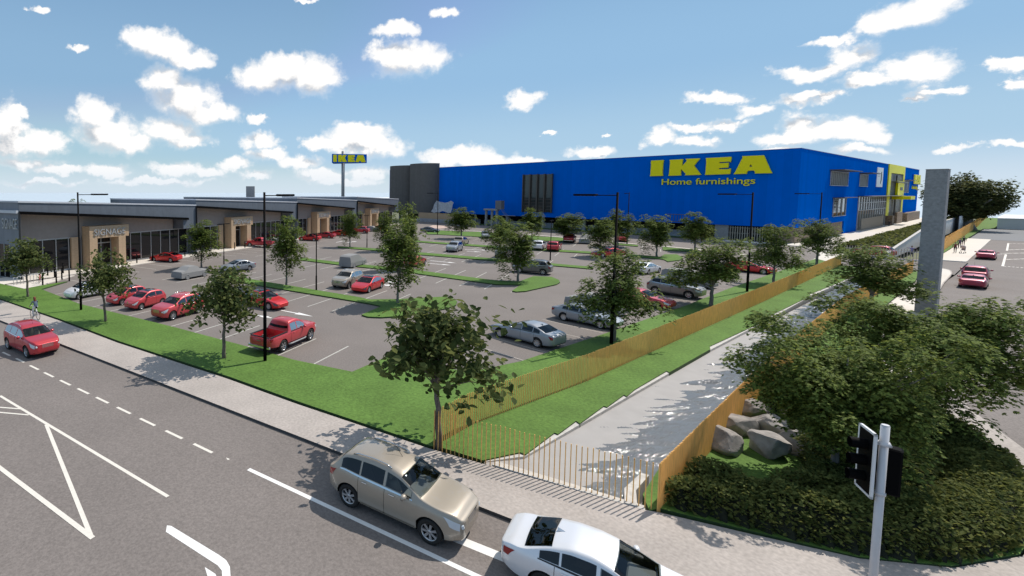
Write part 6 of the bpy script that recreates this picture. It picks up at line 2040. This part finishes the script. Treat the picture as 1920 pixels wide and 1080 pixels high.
# procedural cumulus: soft blobs in azimuth / elevation, broken up with fractal noise
CL = []
def cl(u, v, ru, rv, k=1.):
    a0, e0 = azel(u, v); a1, _ = azel(u + ru, v); _, e1 = azel(u, v - rv)
    CL.append((a0, e0, abs(a1 - a0) * 1.12, abs(e1 - e0) * 1.15, k))
for c in ((265, 72, 42, 20), (300, 88, 62, 30), (350, 112, 48, 22), (310, 150, 45, 26), (345, 185, 62, 40), (395, 212, 52, 24), (520, 140, 68, 30), (585, 145, 58, 36), (480, 148, 42, 24), (538, 118, 40, 22), (765, 112, 70, 34), (725, 100, 45, 20), (742, 58, 48, 14),
          (985, 188, 30, 18), (175, 215, 42, 32), (200, 250, 62, 36), (240, 270, 52, 26), (320, 243, 60, 26), (350, 262, 50, 14), (15, 235, 30, 44), (20, 268, 50, 30), (85, 268, 45, 26), (30, 210, 24, 10), (488, 262, 36, 18), (503, 290, 36, 15), (672, 245, 58, 18), (690, 275, 72, 26), (640, 268, 60, 18), (588, 268, 28, 14), (482, 220, 20, 9),
          (860, 292, 75, 18), (910, 302, 70, 16), (830, 300, 40, 14), (985, 305, 50, 9), (50, 303, 62, 13), (110, 318, 50, 10), (200, 322, 48, 11), (330, 316, 50, 15), (395, 322, 30, 10), (440, 308, 36, 13), (480, 327, 34, 9), (560, 306, 44, 16), (600, 328, 50, 11), (690, 326, 50, 11), (650, 340, 70, 8), (300, 340, 100, 7), (80, 343, 90, 7),
          (145, 84, 24, 7), (70, 15, 20, 7), (575, 0, 22, 5), (835, 25, 26, 10),
          (1700, 32, 90, 30), (1745, 10, 60, 26), (1640, 45, 50, 18), (1560, 76, 46, 9), (1600, 105, 52, 26), (1560, 130, 70, 18), (1490, 138, 52, 16), (1620, 155, 50, 12), (1735, 128, 70, 28), (1690, 130, 50, 22), (1745, 165, 60, 9), (1720, 178, 30, 7), (1890, 118, 40, 14), (1912, 150, 28, 16), (1330, 182, 48, 10), (1370, 190, 34, 12), (1415, 207, 44, 12), (1500, 188, 50, 11), (1545, 178, 40, 9), (1500, 232, 44, 26), (1560, 240, 70, 26), (1615, 250, 52, 20), (1480, 256, 60, 14), (1240, 260, 34, 16), (1305, 268, 36, 13), (1300, 240, 40, 9), (1355, 234, 42, 10), (1115, 284, 54, 12), (1465, 276, 40, 8), (1600, 283, 60, 10), (1795, 279, 44, 7), (1882, 276, 38, 7), (1130, 252, 12, 4), (1022, 252, 10, 4)):
    cl(*c)
g = bpy.data.node_groups.new('cloud field', 'ShaderNodeTree')
g.interface.new_socket('P', in_out='INPUT', socket_type='NodeSocketVector')
g.interface.new_socket('D', in_out='OUTPUT', socket_type='NodeSocketFloat')
gi = g.nodes.new('NodeGroupInput'); go = g.nodes.new('NodeGroupOutput')
# domain warp
nz = g.nodes.new('ShaderNodeTexNoise'); nz.inputs['Scale'].default_value = 22.; nz.inputs['Detail'].default_value = 7.; nz.inputs['Roughness'].default_value = .62
g.links.new(gi.outputs['P'], nz.inputs['Vector'])
sb = g.nodes.new('ShaderNodeVectorMath'); sb.operation = 'MULTIPLY_ADD'; sb.inputs[1].default_value = (.075, .05, 0); sb.inputs[2].default_value = (-.0375, -.025, 0)
g.links.new(nz.outputs['Color'], sb.inputs[0])
wp = g.nodes.new('ShaderNodeVectorMath'); wp.operation = 'ADD'
g.links.new(gi.outputs['P'], wp.inputs[0]); g.links.new(sb.outputs['Vector'], wp.inputs[1])
acc = None
for (a0, e0, ra, re, k) in CL:
    ma = g.nodes.new('ShaderNodeVectorMath'); ma.operation = 'MULTIPLY_ADD'
    ma.inputs[1].default_value = (1 / ra, 1 / re, 0); ma.inputs[2].default_value = (-a0 / ra, -e0 / re, 0)
    g.links.new(wp.outputs['Vector'], ma.inputs[0])
    le = g.nodes.new('ShaderNodeVectorMath'); le.operation = 'LENGTH'; g.links.new(ma.outputs['Vector'], le.inputs[0])
    if acc is None: acc = le.outputs['Value']
    else:
        mn = g.nodes.new('ShaderNodeMath'); mn.operation = 'SMOOTH_MIN'; mn.inputs[2].default_value = .25
        g.links.new(acc, mn.inputs[0]); g.links.new(le.outputs['Value'], mn.inputs[1]); acc = mn.outputs['Value']
n2 = g.nodes.new('ShaderNodeTexNoise'); n2.inputs['Scale'].default_value = 42.; n2.inputs['Detail'].default_value = 8.; n2.inputs['Roughness'].default_value = .55
g.links.new(gi.outputs['P'], n2.inputs['Vector'])
q1 = g.nodes.new('ShaderNodeMath'); q1.operation = 'MULTIPLY_ADD'; q1.inputs[1].default_value = .85; q1.inputs[2].default_value = .66
g.links.new(n2.outputs['Fac'], q1.inputs[0])
q2 = g.nodes.new('ShaderNodeMath'); q2.operation = 'SUBTRACT'; g.links.new(q1.outputs['Value'], q2.inputs[0]); g.links.new(acc, q2.inputs[1])
g.links.new(q2.outputs['Value'], go.inputs['D'])

tc = N.new('ShaderNodeTexCoord')
def dot(vec):
    d = N.new('ShaderNodeVectorMath'); d.operation = 'DOT_PRODUCT'; d.inputs[1].default_value = tuple(float(q) for q in vec)
    L.new(tc.outputs['Generated'], d.inputs[0]); return d.outputs['Value']
at2 = N.new('ShaderNodeMath'); at2.operation = 'ARCTAN2'
L.new(dot(_R), at2.inputs[0]); L.new(dot(_F0), at2.inputs[1])
asn = N.new('ShaderNodeMath'); asn.operation = 'ARCSINE'; L.new(dot((0, 0, 1)), asn.inputs[0])
cb = N.new('ShaderNodeCombineXYZ'); L.new(at2.outputs['Value'], cb.inputs[0]); L.new(asn.outputs['Value'], cb.inputs[1])
g1 = N.new('ShaderNodeGroup'); g1.node_tree = g; L.new(cb.outputs['Vector'], g1.inputs['P'])
sh = N.new('ShaderNodeVectorMath'); sh.operation = 'ADD'; sh.inputs[1].default_value = (.006, .034, 0); L.new(cb.outputs['Vector'], sh.inputs[0])
g2 = N.new('ShaderNodeGroup'); g2.node_tree = g; L.new(sh.outputs['Vector'], g2.inputs['P'])
def mr(src, a, b, c=0., d=1., smooth=True):
    m = N.new('ShaderNodeMapRange'); m.interpolation_type = 'SMOOTHSTEP' if smooth else 'LINEAR'
    m.inputs['From Min'].default_value = a; m.inputs['From Max'].default_value = b; m.inputs['To Min'].default_value = c; m.inputs['To Max'].default_value = d
    L.new(src, m.inputs['Value']); return m.outputs['Result']
def mth(op, a, b):
    m = N.new('ShaderNodeMath'); m.operation = op
    for i, q in enumerate((a, b)):
        if isinstance(q, (int, float)): m.inputs[i].default_value = q
        else: L.new(q, m.inputs[i])
    return m.outputs['Value']
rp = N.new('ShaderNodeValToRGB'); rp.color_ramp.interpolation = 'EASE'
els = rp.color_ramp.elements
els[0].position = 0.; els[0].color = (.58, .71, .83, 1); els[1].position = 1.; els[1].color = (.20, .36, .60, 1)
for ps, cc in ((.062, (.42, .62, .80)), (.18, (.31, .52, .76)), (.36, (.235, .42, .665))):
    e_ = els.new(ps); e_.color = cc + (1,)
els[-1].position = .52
for ps, cc in ((.66, (.42, .51, .64)), (1., (.56, .62, .70))):          # zenith brightened above the frame, added to fill the shadows
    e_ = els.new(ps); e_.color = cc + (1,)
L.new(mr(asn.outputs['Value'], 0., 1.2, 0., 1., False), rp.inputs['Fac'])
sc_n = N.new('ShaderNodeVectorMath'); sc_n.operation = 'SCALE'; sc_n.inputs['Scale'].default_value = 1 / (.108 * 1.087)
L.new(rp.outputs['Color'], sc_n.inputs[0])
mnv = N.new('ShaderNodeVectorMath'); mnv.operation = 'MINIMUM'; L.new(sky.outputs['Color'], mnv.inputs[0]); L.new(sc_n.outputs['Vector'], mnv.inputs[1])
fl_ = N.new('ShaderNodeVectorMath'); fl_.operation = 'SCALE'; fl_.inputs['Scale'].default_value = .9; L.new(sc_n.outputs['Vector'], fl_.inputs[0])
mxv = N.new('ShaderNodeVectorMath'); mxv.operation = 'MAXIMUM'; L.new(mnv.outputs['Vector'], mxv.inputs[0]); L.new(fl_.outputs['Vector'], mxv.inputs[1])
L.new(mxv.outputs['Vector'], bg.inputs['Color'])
SHD = True
dfu = mth('SUBTRACT', g2.outputs['D'], g1.outputs['D'])
shade = mr(dfu, -.30, .40, 1., 0.)
fac = mr(mth('DIVIDE', mth('ADD', g1.outputs['D'], .03), mth('ADD', mr(dfu, -.5, .5, 0., .55), .56)), 0., 1.)        # crisp tops, soft bases
# self shading is stronger inside than at the thin edges
thick = mr(g1.outputs['D'], .10, .75)
sh2 = mth('SUBTRACT', 1., mth('MULTIPLY', mth('SUBTRACT', 1., shade), mth('MULTIPLY', thick, .85)))
mx = N.new('ShaderNodeMix'); mx.data_type = 'RGBA'
mx.inputs['A'].default_value = (.44, .47, .52, 1); mx.inputs['B'].default_value = (1.0, .985, .97, 1)
L.new(sh2, mx.inputs['Factor'])
bc = N.new('ShaderNodeBackground'); bc.inputs['Strength'].default_value = .97; L.new(mx.outputs['Result'], bc.inputs['Color'])
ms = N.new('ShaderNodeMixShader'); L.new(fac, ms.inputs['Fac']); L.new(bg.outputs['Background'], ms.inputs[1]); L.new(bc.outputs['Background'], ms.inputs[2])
# milky band of far haze at the horizon
hzc = N.new('ShaderNodeBackground'); hzc.inputs['Color'].default_value = (.62, .72, .82, 1); hzc.inputs['Strength'].default_value = 1.0
hf = mth('MULTIPLY', mr(asn.outputs['Value'], -.02, .085, 1., 0.), .80)
m2 = N.new('ShaderNodeMixShader'); L.new(hf, m2.inputs['Fac']); L.new(ms.outputs['Shader'], m2.inputs[1]); L.new(hzc.outputs['Background'], m2.inputs[2])
L.new(m2.outputs['Shader'], out.inputs['Surface'])
w.cycles.sampling_method = 'MANUAL'; w.cycles.sample_map_resolution = 512

sd = bpy.data.lights.new('sun', 'SUN'); sd.energy = 4.0; sd.angle = R_(.5); sd.color = (1., .93, .84)
so_ = bpy.data.objects.new('sun', sd); COL.objects.link(so_)
dv = Vector((math.cos(SUN_EL) * math.cos(SUN_AZ), math.cos(SUN_EL) * math.sin(SUN_AZ), math.sin(SUN_EL)))
so_.rotation_euler = dv.to_track_quat('Z', 'Y').to_euler(); so_.location = (0, 0, 60)

cam = bpy.data.cameras.new('camera'); co = bpy.data.objects.new('camera', cam); COL.objects.link(co)
cam.sensor_fit = 'HORIZONTAL'; cam.sensor_width = 36; cam.lens = FOC / 1920 * 36
cam.shift_x = (960 - CX) / 1920; cam.shift_y = -(540 - CY) / 1920
cam.clip_start = .1; cam.clip_end = 20000
co.location = (0, 0, CAMH)
co.rotation_euler = (PI / 2 - PITCH, 0, YAW - PI / 2)
SC.camera = co
SC.view_settings.view_transform = 'Standard'; SC.view_settings.look = 'None'; SC.view_settings.exposure = .12; SC.view_settings.gamma = 1
SC.render.engine = 'CYCLES'
SC.cycles.max_bounces = 6; SC.cycles.diffuse_bounces = 3; SC.cycles.glossy_bounces = 3; SC.cycles.transmission_bounces = 4; SC.cycles.transparent_max_bounces = 8
SC.cycles.caustics_reflective = False; SC.cycles.caustics_refractive = False
SC.cycles.use_denoising = True
SC.cycles.sample_clamp_indirect = 6
